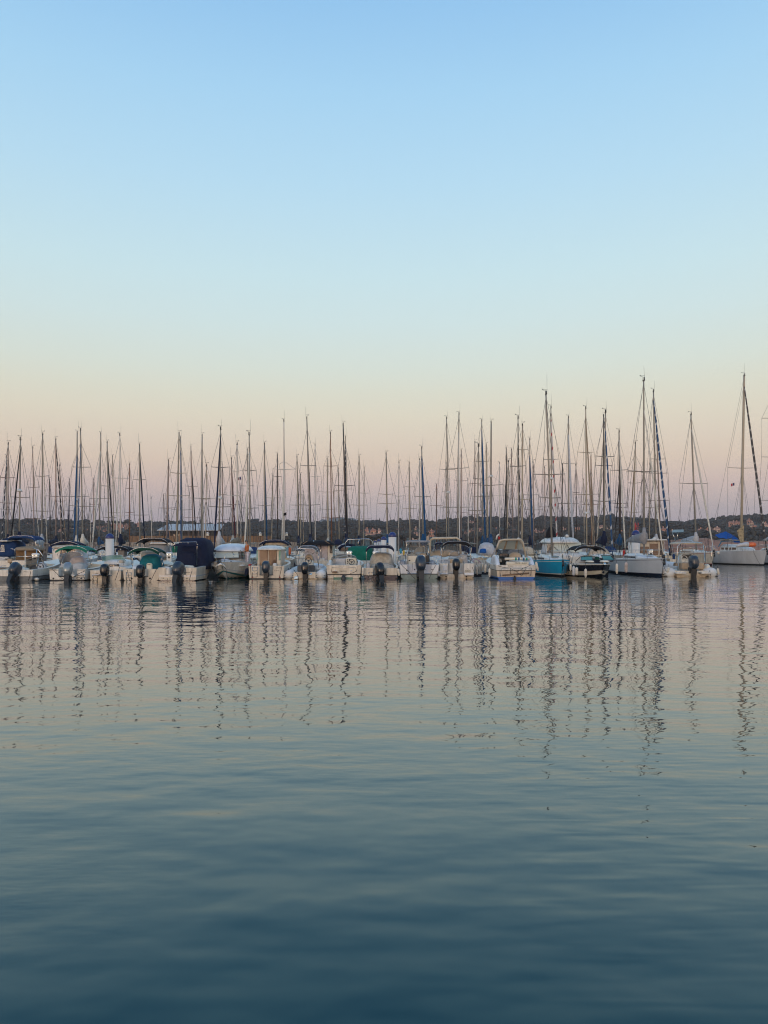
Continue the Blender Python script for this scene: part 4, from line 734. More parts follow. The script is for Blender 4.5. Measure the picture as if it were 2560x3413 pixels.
# ================================================================ SECOND ROW, BEHIND THE PONTOON
G_SEC = 'motorboats moored behind the pontoon'
OCC = []       # columns already taken just behind the pontoon, as world intervals (x0, x1, y0, y1)
def back_boat(name, label, cat, x0, x1, Y=61., L=6.5, hm=WHITE, top=1.05, flip=False, bot=DARKAF, s1=.3, cock=.5):
    b = Boat(name, label, cat, (x0 + x1) / 2, 0, flip, 0, G_SEC, Y=Y); B = b.m(x1 - x0)
    mb = hull_mb(L, B, top, top + s1, [(.12, 0), (.2, 1), (top - .1, 1), (top, 1)], y0=-L if flip else 0, cock=(0, cock, .35)); b.hull = mb.obj('hull', [bot, hm, BLACKP, WHITE, PADW], b.root)
    x = b.root.location.x; OCC.append((x - B / 2 - .1, x + B / 2 + .1, Y - .3, Y + L + .3)); return b
b = back_boat('canvas_cruiser', 'cabin boat wrapped in blue canvas beneath a raised blue bimini', 'motor cruiser', -22, 34, 60.5)
b.rb('wheelhouse', -14, 50, 1803, 1856, 1., 3.4, BLUEC, taper=.92, p=8); b.bx('hardtop', -14, 24, 1801, 1805, .7, 3.2, WHITE); b.quad('canvas_window', [(1, 1840, .96), (16, 1840, .96), (14, 1816, 1.02), (3, 1816, 1.02)], G_CLEAR)
bimini(b, 17, 116, 1784, 1797, 1., 2.8, BLUEC, arch=.35, feet=1.2)
b = back_boat('curtained_boat', 'boat closed in by brown curtains under a tan canopy', 'motorboat', 38, 132, 60.)
b.bx('canvas_enclosure', 52, 120, 1833, 1876, .8, 2.6, BROWNC, ch=.05); b.rb('canopy', 38, 122, 1821, 1835, .4, 2.8, TANC, taper=.9, nz=.06); b.tubes('enclosure_frame', [[(50, 1877, .3), (50, 1830, .3), (36, 1829, .3)], [(86, 1877, .3), (86, 1835, .3)], [(50, 1855, .3), (120, 1854, .3)], [(110, 1826, .3), (130, 1834, .3), (160, 1880, .3)], [(122, 1872, .5), (122, 1830, .5)]], .04, STEEL)
b.bx('life_ring_box', 24, 40, 1862, 1876, .2, .6, PADT, ch=.05)
b = back_boat('arched_cruiser', 'cruiser with a thin navy bimini over a beige hardtop, behind the bright green bimini', 'motor cruiser', 164, 262, 60.5, hm=COOLW)
bimini(b, 170, 262, 1802, 1814, 1., 2.6, NAVYC, arch=.9, feet=1.3); b.rb('hardtop', 164, 262, 1815, 1826, .6, 3., BEIGEC, taper=.9, p=3); b.bx('cabin', 172, 256, 1826, 1870, 1.4, 4., COOLW, ch=.08); b.bx('cabin_window', 200, 250, 1832, 1846, 1.36, 1.39, G_DARK)
b = back_boat('open_boat', 'boat with a wide low black bimini behind the left blue-capped mooring pile', 'motorboat', 322, 416, 61.)
bimini(b, 322, 428, 1817, 1829, .8, 2.6, BLACKC, arch=.8, feet=1.2); b.bx('console', 392, 414, 1834, 1856, 1.5, 2.3, GREYC, ch=.05); b.rb('boat_cover', 322, 350, 1856, 1874, .3, 2., SLATEC, nz=.08); b.bx('cockpit_table', 404, 416, 1858, 1876, .4, .9, WHITE)
b.tubes('guard_rail', [[(322, 1843, .1), (350, 1842, .1), (350, 1860, .1)], [(322, 1852, .1), (350, 1852, .1)]], .02, STEEL)
b = back_boat('hardtop_boat', 'boat with grey canvas back wall under a charcoal bimini, behind the teal cover', 'motorboat', 458, 556, 60.5)
bimini(b, 454, 559, 1792, 1806, .6, 2.4, BLACKC, arch=.5, feet=1.2); b.rb('canvas_enclosure', 482, 556, 1812, 1858, .8, 3., GREYC, taper=.9, p=9)
outboard(b, 452, 1858, mt=OBBLK, size=1.2); b.bx('stern_locker', 446, 470, 1852, 1872, .0, .5, WHITE)
b = back_boat('green_sided_boat', 'white hardtop boat with green canvas side, left of the navy enclosure', 'motorboat', 556, 632, 68., hm=WHITE)
b.bx('hardtop', 500, 584, 1808, 1820, 1., 3.5, WHITE, ch=.05); b.bx('canvas_side', 556, 584, 1820, 1842, 1.2, 3.2, TARPG); b.bx('cabin', 505, 556, 1820, 1846, 1.4, 3.2, LGREYC)
b = back_boat('awning_boat', 'cream boat with blue bimini and rolled beige curtains behind the glass-doored pilothouse', 'motorboat', 868, 966, 60.5, hm=CREAM)
bimini(b, 864, 962, 1798, 1811, .6, 2.6, NAVYC, arch=.5, feet=1.2); b.rb('rolled_curtain', 880, 956, 1807, 1816, .8, 1.2, BEIGEC, taper=.9, nz=.05); b.bx('cabin', 936, 960, 1818, 1850, 1.3, 3., COOLW, ch=.06); b.bx('cabin_window', 938, 954, 1824, 1836, 1.26, 1.29, G_GREEN); b.bx('seat', 938, 954, 1842, 1860, .6, 1., PADT); b.bx('towel', 955, 958, 1822, 1854, .3, .4, CYANP)
b = back_boat('curtained_cruiser', 'tall boat with grey back curtains under a wide black canopy', 'motor cruiser', 1006, 1112, 60., L=7.5, hm=CREAM)
b.rb('canopy', 997, 1113, 1800, 1818, .3, 3., BLACKC, taper=.9, p=3.2); b.bx('cabin', 1092, 1110, 1813, 1874, .9, 3.4, CREAM, ch=.05); b.bx('curtain', 1016, 1092, 1812, 1874, 1., 1.1, PINKC, ch=.02); b.bx('side_window', 1099, 1108, 1816, 1844, .85, .89, G_DARK); b.tubes('curtain_pole', [[(1045, 1812, .6), (1046, 1800, .6)], [(1069, 1813, .9), (1070, 1862, .9)], [(1056, 1812, .9), (1056, 1846, .9)]], .03, STEEL)
b.tubes('canopy_batten', [[(1010, 1813, .25), (1025, 1803, .28)], [(1083, 1802, .28), (1098, 1812, .25)]], .03, TANC); b.bx('cockpit_seat', 1066, 1082, 1861, 1878, .3, .6, WHITE, ch=.04)
b = back_boat('flybridge_cruiser', 'white cruiser with navy arched windows, left of the green tarpaulin', 'motor cruiser', 1116, 1168, 66., L=9, hm=WHITE)
b.rb('cabin', 1118, 1180, 1812, 1850, 1., 4., WHITE, taper=.82, p=4); b.tubes('arch_window', [[(1128, 1830, .9), (1140, 1820, .9), (1160, 1815, .9), (1184, 1820, .9)]], .12, NAVYC); b.rb('flybridge', 1110, 1140, 1797, 1816, 1.6, 3.6, NAVYC, taper=.7); b.bx('cabin_window', 1130, 1172, 1824, 1836, .94, .97, G_DARK)
b = back_boat('tarpaulined_boat', 'boat wholly covered by a green tarpaulin under a steel arch', 'motorboat', 1156, 1240, 59.8, L=6.5, hm=WHITE)
b.rb('tarpaulin', 1150, 1246, 1820, 1890, .2, 5.5, TARPG, taper=.88, p=8, nz=.10, lv=10); b.tubes('radar_arch', [[(1150, 1846, .8), (1152, 1808, .8), (1160, 1798, .8), (1230, 1796, .8), (1241, 1804, .8), (1243, 1845, .8)], [(1190, 1820, .8), (1198, 1797, .8)]], .035, STEEL)
b = back_boat('sport_fisher', 'boat with tall cream hardtop hoop and wide smoked windscreen', 'motor cruiser', 1440, 1540, 60., L=7., hm=WHITE)
b.tubes('hardtop_arch', [[(1434, 1850, 1.2), (1434, 1802, 1.2), (1442, 1794, 1.2), (1522, 1793, 1.2), (1534, 1800, 1.2), (1536, 1850, 1.2)]], .10, BEIGEC); wscreen(b, 1432, 1532, 1816, 1838, 2., G_GREY, dep=.7, lean=.3, topw=.92, frame=BLACKP); b.rb('dashboard', 1434, 1530, 1832, 1856, 2.2, 3.2, PADT, taper=.9); b.rb('helm_seat', 1490, 1530, 1836, 1852, 1.4, 1.9, PADT); b.rb('stern_coaming', 1430, 1482, 1852, 1880, .1, 1.4, WHITE, taper=.9); b.text('Maryse Diane', 1454, 1478, 1863, .0, GREYAF)
bimini(b, 1448, 1480, 1805, 1812, .8, 2., NAVYC, arch=.7, feet=1.6)
b = back_boat('grey_hooded_boat', 'boat under a pale grey sprayhood with steel hoops, left of the striped-pad cruiser', 'motorboat', 1592, 1650, 61., L=7., hm=WHITE)
b.rb('sprayhood', 1600, 1656, 1808, 1852, .8, 3.2, LGREYC, taper=.78, p=4, nz=.04); b.tubes('guard_rail', [[(1600, 1848, .2), (1612, 1862, .2), (1618, 1870, .2)], [(1600, 1860, .2), (1625, 1858, .2)]], .02, STEEL); b.rb('rolled_cover', 1601, 1622, 1828, 1843, .1, .8, BRTBLUE, nz=.1); b.tubes('horn_arch', [[(1654, 1798, 1.), (1657, 1786, 1.), (1663, 1781, 1.)]], .07, WHITE); b.bx('flag_cloth', 1661, 1667, 1788, 1798, 1.2, 1.25, REDC)
b = back_boat('wheelhouse_cruiser', 'white wheelhouse cruiser facing out behind the turquoise yacht, pale curved windscreen', 'motor cruiser', 1832, 1936, 68.4, L=8, hm=WHITE, top=1.2)
b.rb('hull_topsides', 1826, 1962, 1842, 1880, .2, 3., WHITE, taper=.85, p=6); b.rb('cabin', 1822, 1938, 1802, 1848, 1.2, 4.6, COOLW, taper=.9, p=9); b.rb('roof', 1820, 1942, 1789, 1810, .9, 5., WHITE, taper=.80, p=3.4, q=5)
b.quad('windscreen', [(1845, 1840, 1.12), (1940, 1840, 1.12), (1936, 1808, 1.2), (1848, 1808, 1.2)], G_PALE); b.quad('side_window', [(1822, 1842, 1.2), (1842, 1842, 1.12), (1843, 1809, 1.18), (1824, 1810, 1.3)], G_DARK); b.tubes('wiper', [[(1862, 1836, 1.05), (1846, 1822, 1.08)], [(1900, 1836, 1.05), (1891, 1816, 1.08)]], .025, BLACKP); mb = MB(); a = b.p(1889, 1785, 2.); mb.rbox((a.x, a.y, a.z - .12), (.35, .35, .22), taper=.8); mb.obj('antenna_dome', WHITE, b.root)
b.rb('dark_cover', 1822, 1857, 1754, 1792, 2.2, 3.2, BLACKC, taper=.55, p=3, nz=.05)
b = back_boat('pilothouse_cruiser', 'flat-roofed wheelhouse boat with bronze windows behind the grey-hulled yacht', 'motor cruiser', 2140, 2222, 68.4, L=7, hm=CREAM)
b.bx('cabin', 2132, 2216, 1803, 1856, 1., 3.6, CREAM, ch=.08); b.bx('roof', 2092 + 36, 2224, 1797, 1802, .5, 4., WHITE, ch=.04); b.bx('cabin_window', 2134, 2164, 1822, 1846, .95, .98, G_BRONZE); b.bx('cabin_window', 2166, 2194, 1812, 1850, .95, .98, G_BRONZE); b.bx('cabin_window', 2200, 2212, 1806, 1850, .95, .98, G_DARK); mb = MB(); a = b.p(2183, 1794, 1.5); mb.rbox((a.x, a.y, a.z - .15), (.4, .4, .25)); mb.obj('antenna_dome', WHITE, b.root)
b = back_boat('tented_boat', 'boat covered by a pale grey tent, beneath a dark solar panel', 'sailing boat', 2232, 2306, 69., L=7, hm=CREAM)
mb = MB(); P = lambda x, y, d: tuple(b.p(x, y, d)); mb.loft([[P(2224, 1822, 0), P(2264, 1790, .3), P(2312, 1806, 0)], [P(2228, 1818, 3), P(2268, 1791, 3.), P(2312, 1803, 3)]], 0, False); mb.obj('awning', LGREYC, b.root); b.quad('solar_panel', [(2239, 1775, 1.), (2279, 1774, 1.), (2279, 1765, 2.), (2242, 1766, 2.)], BLACKG); b.tubes('panel_post', [[(2258, 1800, 1.5), (2258, 1772, 1.5)], [(2242, 1776, 1.2), (2250, 1800, 1.2)]], .04, STEEL)
b = back_boat('red_striped_dinghy', 'small white boat with a red gunwale stripe between the black bimini and striped-pad cruiser', 'boat', 1580, 1606, 57.2, L=2.6, hm=WHITE, top=.95)
b.hull.data.materials[3] = REDST
# ---------------------------------------------------------------- pontoon, piles, pedestals
PLANK = mat('pontoon_planks', (.20, .165, .13), .85, var=.25, scale=2., stretch=(6, .4, 1)); FLOAT = mat('dark_float', (.045, .043, .040), .9)
for x0, x1, py_, lb in ((-34., 6.4, 57.3, 'long low walkway pontoon behind the motorboats of the front row'), (9.8, 24., 66., 'shorter walkway pontoon behind the turquoise and grey-hulled yachts')):
    e = empty('pontoon', (x0, py_, 0)); tag(e, lb, 'pontoon', 'walkway pontoons'); L = x1 - x0; mb = MB()
    for i in range(int(L / .2)): mb.box((i * .2, 0, .50), (i * .2 + .185, 1.9, .55))
    mb.obj('deck', PLANK, e); mb = MB(); mb.box((0, .05, .38), (L, 1.85, .495)); mb.obj('frame', BLACKP, e); k = int(L // 4)
    for i in range(k): mb = MB(); mb.box((.5 + i * L / k, .1, -.3), (3. + i * L / k, 1.8, .375), 0, .05); mb.obj('float', FLOAT, e)
PILEW = mat('white_pile_sleeve', (.70, .67, .62), .45, var=.08, scale=1.2, stretch=(1, 1, .3)); PILEB = mat('blue_pile_cap', (.018, .030, .16), .35, var=.2, scale=5)
for k, (px, w, top, Y, lb) in enumerate(((366, 27, 1778, 59.7, 'white mooring pile with blue cap, standing alone behind the pale green windscreen'), (1308, 26, 1773, 59.7, 'tallest white mooring pile with blue cap, right of the grey-covered boat'),
        (1279, 18, 1788, 76., 'slimmer white mooring pile with blue cap, touching the tallest one'), (1263, 13, 1797, 104., 'smallest white mooring pile with blue cap, behind the navy bimini'), (70, 18, 1795, 78., 'white mooring pile with blue cap, under the raised blue bimini'),
        (2119, 27, 1767, 68.3, 'white mooring pile with blue cap, left of the flat-roofed wheelhouse'), (2101, 13, 1791, 104., 'small white mooring pile half behind the pile by the flat-roofed wheelhouse'), (1251, 10, 1802, 130., 'faint far mooring pile with blue cap at the edge of the green tarpaulin'))):
    r = w / 2 / F * Y; zt = H + (YH - top) / F * Y; e = empty('mooring_pile', ((px - CX) / F * Y, Y, 0)); tag(e, lb, 'mooring pile', 'white piles with blue caps')
    mb = MB(); mb.tube([(0, 0, -1), (0, 0, zt - r * 1.25)], r, 20); mb.obj('sleeve', PILEW, e)
    mb = MB(); mb.loft([[(q * math.cos(2 * math.pi * i / 20), q * math.sin(2 * math.pi * i / 20), zz) for i in range(20)] for q, zz in [(r * 1.03, zt - r * 1.27), (r * 1.03, zt - r * 1.0)] + [(r * 1.03 * math.cos(t), zt - r + r * math.sin(t)) for t in (.3, .6, .9, 1.2, 1.45)] + [(.01, zt)]]); mb.obj('cap', PILEB, e)
LAMPG = emis('pedestal_lamp', (1., .86, .66), 2.0); PEDW = mat('white_pedestal', (.74, .73, .70), .4)
for k, (px, w, top, bot, lb) in enumerate(((119, 22, 1844, 1882, 'behind the smoked windscreen'), (565, 20, 1841, 1884, 'left of the navy enclosure'), (694, 20, 1841, 1884, 'between navy enclosure and bow-on cruiser'), (1164, 20, 1836, 1880, 'behind the cream runabout'), (1252, 20, 1837, 1884, 'behind the grey boat cover'), (2168, 16, 1831, 1880, 'behind the bow of the grey-hulled yacht'))):
    Y = 58. if px < 1700 else 66.8; e = empty('power_pedestal', ((px - CX) / F * Y, Y, .55)); tag(e, 'white service pedestal with lit head on the pontoon, ' + lb, 'pedestal', 'service pedestals along the pontoon'); W = w / F * Y; zt = H + (YH - top) / F * Y - .55
    mb = MB(); mb.box((-W * .42, -W * .3, 0), (W * .42, W * .3, zt - .16), 0, .03); mb.obj('column', PEDW, e); mb = MB(); mb.rbox((0, 0, zt - .16), (W * 1.05, W * .8, .16), taper=.88, p=9, q=8); mb.obj('head', PEDW, e)
    mb = MB()
    for s in (-.25, .25): mb.box((s * W - .03, -W * .43, zt - .17), (s * W + .03, -W * .40, zt - .13))
    mb.obj('lamp', LAMPG, e); mb = MB(); mb.box((-W * .2, -W * .33, zt - .45), (W * .2, -W * .30, zt - .30)); mb.obj('socket_panel', BLACKP, e)
# gangplank, crates, red channel marks, fenders, people
def lone(name, label, cat, mb, m, loc=(0, 0, 0), group=None):
    o = mb.obj(name, m); o.location = loc; return tag(o, label, cat, group)
Y = 58.6; a = wp(145, 1860, Y); c = wp(154, 1813, Y); mb = MB(); W = 13 / F * Y
mb.loft([[(a.x - c.x - W / 2, 0, -.05), (a.x - c.x + W / 2, 0, -.05), (a.x - c.x + W / 2, .09, -.05), (a.x - c.x - W / 2, .09, -.05)], [(-W / 2, .1, c.z - a.z), (W / 2, .1, c.z - a.z), (W / 2, .19, c.z - a.z), (-W / 2, .19, c.z - a.z)]], sm=False)
e = empty('gangplank', (c.x, Y, .62)); tag(e, 'grey wooden gangplank standing upright left of the bright green bimini', 'gangplank'); 
mb2 = MB(); mb2.loft([[(-.25 - W / 2, 0, 0), (-.25 + W / 2, 0, 0), (-.25 + W / 2, .08, 0), (-.25 - W / 2, .08, 0)], [(-W / 2, .1, c.z - .62), (W / 2, .1, c.z - .62), (W / 2, .18, c.z - .62), (-W / 2, .18, c.z - .62)]], sm=False); mb2.obj('plank', mat('grey_weathered_wood', (.13, .125, .125), .85, var=.2, scale=3, stretch=(6, 1, .3)), e)
mb2 = MB()
for z in (.9, 1.2, 1.6): mb2.box((-.12 - .03, -.012, z), (-.12 + .03, .1, z + .12))
mb2.obj('cleat', BLACKP, e)
a = wp(2032, 1860, 66.6); mb = MB(); mb.box((-.36, 0, 0), (.36, .5, .42), 0, .02); e = empty('storage_crate', (a.x, 66.5, .56)); mb.obj('box', mat('tan_plywood', (.42, .24, .11), .8), e); mb = MB(); mb.box((-.38, -.02, .425), (.38, .52, .47), 0, .01); mb.obj('lid', TANC, e); tag(e, 'tan crate on the pontoon behind the black bowrider', 'crate'); e.location.z = .56; e.scale = (1, 1, 1.4)
for k, (px, top, bot, w, lb) in enumerate(((2117, 1741, 1768, 5, 'taller red harbour light post beside the blue-capped pile'), (2126, 1743, 1768, 6, 'shorter red lattice post just right of the red harbour light'))):
    Y = 230.; e = empty('harbour_light', ((px - CX) / F * Y, Y, 0)); tag(e, lb, 'harbour light', 'red harbour marks'); z0 = H + (YH - bot) / F * Y; zt = H + (YH - top) / F * Y; W = w / F * Y / 2; RED = mat('red_mark_paint', (.45, .03, .035), .6)
    mb = MB(); mb.tube([(0, 0, -1), (0, 0, z0)], W * .8, 10); mb.obj('base', PADW, e); mb = MB()
    if k == 0: mb.tube([(0, 0, z0), (0, 0, zt - .5), (0, 0, zt)], [W, W, W * .3], 10); mb.box((-W * 1.6, -W, zt - 1.2), (W * 1.6, W, zt - .9))
    else:
        for s in (-1, 1): mb.box((s * W - .06, -.06, z0 - 1), (s * W + .06, .06, zt))
        for q in range(5): mb.box((-W, -.05, z0 + (zt - z0) * q / 4.2), (W, .05, z0 + (zt - z0) * q / 4.2 + .12))
    mb.obj('mark', RED, e)
FG = 'fenders hanging beside the boats'
def fender(px, yt, yb, Y, label, w=9, lean=0., body=None, rope=10, fat=False):
    body = body or FENDW; a = wp(px, yt, Y); c = wp(px + lean, yb, Y); r = w / 2 / F * Y; e = empty('boat_fender', (c.x, Y, c.z)); tag(e, label, 'fender', FG); d = a - c; mb = MB()
    if fat: mb.ball((0, 0, d.z / 2), (r, r, d.z / 2), 14)
    else: mb.tube([d * t for t in (0, .04, .12, .2, .8, .9, .96, 1.)], [r * .3, r * .5, r * .9, r, r, r * .85, r * .4, r * .3], 12)
    mb.obj('body', body, e); mb = MB(); mb.tube([d * .97, d + Vector((0, .05, rope / F * Y))], .012, 5); mb.obj('rope', ROPE, e)
    if not fat: mb = MB(); mb.tube([d * -.03, d * .05], [r * .55, r * .5], 10); mb.obj('end_cap', FENDB if body is not FENDW else body, e)
fender(141, 1905, 1931, 50.6, 'slanting cream fender on the dark lower hull by the smoked windscreen', 10, 7); fender(123, 1925, 1936, 48.3, 'round cream buoy fender at the waterline below the boat named ATHENA', 15, fat=True); fender(297, 1902, 1922, 50.2, 'cream fender squeezed between the bright green bimini boat and its right neighbour', 8, 1)
fender(246, 1915, 1925, 48.3, 'round white buoy fender behind the silver outboard', 13, fat=True); fender(669, 1896, 1912, 52.5, 'short white fender on the side of the navy-canopied boat', 6); fender(686, 1903, 1910, 54., 'round fender between navy-canopied boat and bow-on cruiser', 9, fat=True)
fender(824, 1894, 1918, 51.6, 'blue fender on the right bow of the bow-on cruiser', 12, -4, NAVYC); fender(956, 1883, 1903, 53., 'dark blue fender between pilothouse and inflatable boat', 8, 4, NAVYC)
fender(1328, 1895, 1918, 50.6, 'grey-white fender left of the T-top fishing boat', 8, 2); fender(1463, 1902, 1922, 51.6, 'grey fender between T-top boat and black bimini boat', 9, 0, PVCG); fender(1210, 1890, 1918, 51.3, 'long white fender between cream runabout and navy lower hull', 8, -1)
for px, yt, yb, Y, lb in ((1588, 1884, 1914, 54., 'first'), (1596, 1882, 1906, 56., 'second')): fender(px, yt, yb, Y, f'white fender on the right side of the black bimini boat, {"nearer its stern" if lb == "first" else "farther from its stern"}', 8, 3)
fender(1610, 1876, 1903, 56.5, 'white fender nearest the bow of the striped-pad cruiser', 8, -3); fender(1619, 1880, 1908, 54., 'middle of three white fenders along the striped-pad cruiser', 8, -2); fender(1632, 1893, 1922, 51.4, 'lowest white fender on the striped-pad cruiser, nearest its stern', 8, 0); fender(1786, 1872, 1901, 51., 'slanting white fender between striped-pad cruiser and turquoise yacht', 8, 7)
fender(1902, 1880, 1902, 52.6, 'white fender on the bow flank of the turquoise yacht', 7); fender(1912, 1886, 1919, 52.6, 'grey fender with dark ends, left side of the black bowrider', 10, 0, GREYW); fender(1922, 1890, 1916, 52.2, 'white fender with dark ends beside the grey one', 10, 0); fender(1952, 1895, 1924, 51.6, 'white fender hanging low in front of the black bowrider', 9, 0, rope=18)
fender(2056, 1878, 1911, 53.5, 'white fender between black bowrider and grey-hulled yacht', 9, 0); fender(2087, 1873, 1909, 53.3, 'mottled pinkish fender on the grey-hulled yacht', 11, 0, mat('pinkish_fender', (.46, .38, .34), .6, var=.25)); fender(2230, 1890, 1908, 54., 'white fender slanting at the bow of the right-hand inflatable', 9, -6); fender(2392, 1894, 1914, 54.2, 'white fender at the outer tube end of the right-hand inflatable', 8, 3)
fender(1335, 1828, 1845, 60.6, 'small cyan fender hanging behind the T-top boat', 8, 1, CYANP); fender(1346, 1833, 1850, 60.6, 'small yellow fender beside the cyan one', 6, 0, YELLOW); fender(2080, 1832, 1858, 66.6, 'red buoy fender standing on the pontoon left of the grey-hulled yacht', 9, 0, REDC); fender(966, 1824, 1850, 61.5, 'orange fender hanging left of the black-canopied curtained boat', 8, 0, ORANGE); fender(2394, 1837, 1848, 80.5, 'white round fender with a black end on the stern of the blue-awning yacht', 9, 0, fat=True)
RG = 'mooring lines'
def rope(pts, label, m=None, r=.016):
    q = [wp(*p) for p in pts]; full = []
    for i in range(len(q) - 1):
        for t in range(5): f = t / 5; v = q[i].lerp(q[i + 1], f); v.z -= .10 * math.sin(math.pi * f) * (q[i] - q[i + 1]).length * .4; full.append(v)
    full.append(q[-1]); mb = MB(); mb.tube(full, r, 5); tag(mb.obj('mooring_line', m or ROPE), label, 'rope', RG)
rope([(103, 1903, 48.2), (95, 1935, 47.8)], 'dark line from the quarter of the boat named ATHENA into the water'); rope([(175, 1896, 48.6), (190, 1912, 48.2), (216, 1934, 47.8)], 'dark line crossing the left transom of the bright green bimini boat'); rope([(294, 1893, 49.5), (262, 1912, 48.4), (240, 1925, 48.)], 'dark line down to the silver outboard from its right quarter')
rope([(398, 1890, 49.6), (392, 1910, 48.4), (384, 1934, 47.8)], 'thin line down the right transom of the pale green windscreen boat'); rope([(425, 1900, 48.4), (432, 1935, 47.6)], 'line at the left transom of the teal-covered boat'); rope([(522, 1896, 48.8), (515, 1910, 48.3), (502, 1935, 47.6)], 'dark line at the right transom of the teal-covered boat'); rope([(640, 1903, 48.3), (636, 1915, 48.), (630, 1937, 47.5)], 'dark line at the right transom of the navy-canopied boat')
rope([(704, 1874, 49.6), (705, 1895, 49.2), (718, 1913, 49.), (727, 1882, 49.5)], 'dark looped line hanging at the left bow of the bow-on cruiser'); rope([(740, 1880, 49.4), (753, 1895, 49.), (760, 1932, 48.6)], 'dark line falling right of the anchor of the bow-on cruiser'); rope([(834, 1882, 50.), (838, 1928, 49.6)], 'dark line at the left transom of the pilothouse boat'); rope([(940, 1886, 50.4), (930, 1927, 49.6)], 'dark line at the right transom of the pilothouse boat')
rope([(979, 1899, 50.8), (990, 1912, 50.2), (996, 1932, 49.6)], 'black hose-like line between the tubes of the grey bimini inflatable'); rope([(1190, 1902, 50.2), (1170, 1911, 49.8), (1148, 1919, 49.6)], 'dark line across the black band of the cream runabout'); rope([(1337, 1881, 50.4), (1360, 1902, 49.9), (1385, 1930, 49.4)], 'dark line at the left transom of the T-top boat'); rope([(1452, 1884, 50.4), (1440, 1905, 50.), (1430, 1929, 49.4)], 'dark line at the right transom of the T-top boat'); rope([(1574, 1890, 51.5), (1580, 1905, 51.2), (1583, 1918, 51.)], 'dark line at the right quarter of the black bimini boat')
rope([(1661, 1886, 50.6), (1700, 1893, 50.), (1722, 1905, 49.6), (1745, 1893, 50.), (1771, 1881, 50.6)], 'dark bridle sagging across the platform of the striped-pad cruiser'); rope([(1722, 1907, 49.6), (1740, 1918, 49.6), (1752, 1896, 49.9)], 'dark loop below the bridle of the striped-pad cruiser'); rope([(1882, 1876, 53.2), (1883, 1930, 51.), (1884, 1960, 44.)], 'anchor line dropping from the stem of the turquoise yacht into the water'); rope([(1884, 1876, 53.4), (1896, 1912, 53.)], 'slanting line at the right bow of the turquoise yacht'); rope([(2204, 1862, 54.), (2220, 1905, 53.4)], 'dark line slanting down from the bow of the grey-hulled yacht'); rope([(2363, 1884, 56.), (2366, 1904, 55.4), (2370, 1922, 55.)], 'dark line over the outer tube of the right-hand inflatable'); rope([(2511, 1838, 80.4), (2534, 1882, 79.)], 'dark line from the bow deck of the blue-awning yacht to the water')
# person on the side deck of the bow-on cruiser
def person():
    Y = CRUISER.Y + 3.3; base = wp(824, 1886, Y); e = empty('person', (base.x, Y, base.z), 2.2); tag(e, 'person in an orange jacket and white trousers on the side deck of the bow-on cruiser', 'person')
    J = [(0, 0, .92, .125), (0, 0, 1.12, .12), (0, .01, 1.38, .13), (0, .02, 1.50, .06), (0, .06, 1.58, .055), (0, .085, 1.68, .095),
         (-.10, 0, .88, .09), (-.11, .03, .48, .062), (-.12, -.01, .09, .045), (-.12, .12, .04, .035), (.10, 0, .88, .09), (.11, .03, .48, .062), (.12, -.01, .09, .045), (.12, .12, .04, .035),
         (-.19, 0, 1.42, .055), (-.24, .05, 1.14, .042), (-.18, .26, 1.04, .034), (-.16, .33, 1.02, .03), (.19, 0, 1.42, .055), (.25, .04, 1.14, .042), (.22, .27, 1.10, .034), (.21, .34, 1.09, .03)]
    E = [(0, 1), (1, 2), (2, 3), (3, 4), (4, 5), (0, 6), (6, 7), (7, 8), (8, 9), (0, 10), (10, 11), (11, 12), (12, 13), (2, 14), (14, 15), (15, 16), (16, 17), (2, 18), (18, 19), (19, 20), (20, 21)]
    for hx, hy, hz, root in ((-.16, .34, 1.02, 17), (.21, .35, 1.09, 21)):
        for i, (dx, dz, ln) in enumerate(((-.028, -.01, .055), (-.010, 0, .07), (.010, 0, .068), (.028, -.01, .05), (.045 if hx < 0 else -.045, .02, .035))):
            n0 = len(J); J += [(hx + dx, hy + .02, hz + dz, .010), (hx + dx * 1.1, hy + .02 + ln * .6, hz + dz - .012, .009), (hx + dx * 1.1, hy + .02 + ln * .8, hz + dz - .045, .008)]; E += [(root, n0), (n0, n0 + 1), (n0 + 1, n0 + 2)]
    def skin(name, idx, scale, m, keep=None):
        sel = [i for i in range(len(J))] if idx is None else idx; mp = {k: i for i, k in enumerate(sel)}
        me = bpy.data.meshes.new(name); me.from_pydata([J[i][:3] for i in sel], [(mp[a], mp[b]) for a, b in E if a in mp and b in mp], []); o = link(name, me, e); me.materials.append(m); md = o.modifiers.new('skin', 'SKIN')
        for i, k in enumerate(sel): sv = me.skin_vertices[0].data[i]; r = J[k][3] * scale; sv.radius = (r, r * (.75 if k in (0, 1, 2) else 1)); sv.use_root = i == 0
        o.modifiers.new('sub', 'SUBSURF').levels = 1; o.modifiers['sub'].render_levels = 2; return o
    skin('body', None, 1., mat('skin', (.45, .25, .17), .6)); skin('jacket', [0, 1, 2, 3, 14, 15, 16, 18, 19, 20], 1.22, mat('orange_jacket', (.42, .12, .03), .8)); skin('trousers', [0, 6, 7, 8, 10, 11, 12], 1.25, mat('white_trousers', (.62, .58, .62), .8))
    mb = MB(); mb.ball((0, .06, 1.725), (.105, .12, .09), 12); mb.obj('hair', mat('grey_hair', (.10, .095, .09), .9), e)
    mb = MB(); mb.ball((0, .185, 1.67), (.014, .02, .02), 6); mb.obj('nose', MATS['skin'], e)
    for s in (-1, 1): mb = MB(); mb.ball((s * .035, .168, 1.695), (.012, .008, .007), 6); mb.obj('eye', BLACKP, e); mb = MB(); mb.ball((s * .098, .085, 1.68), (.012, .022, .032), 6); mb.obj('ear', MATS['skin'], e)
person()
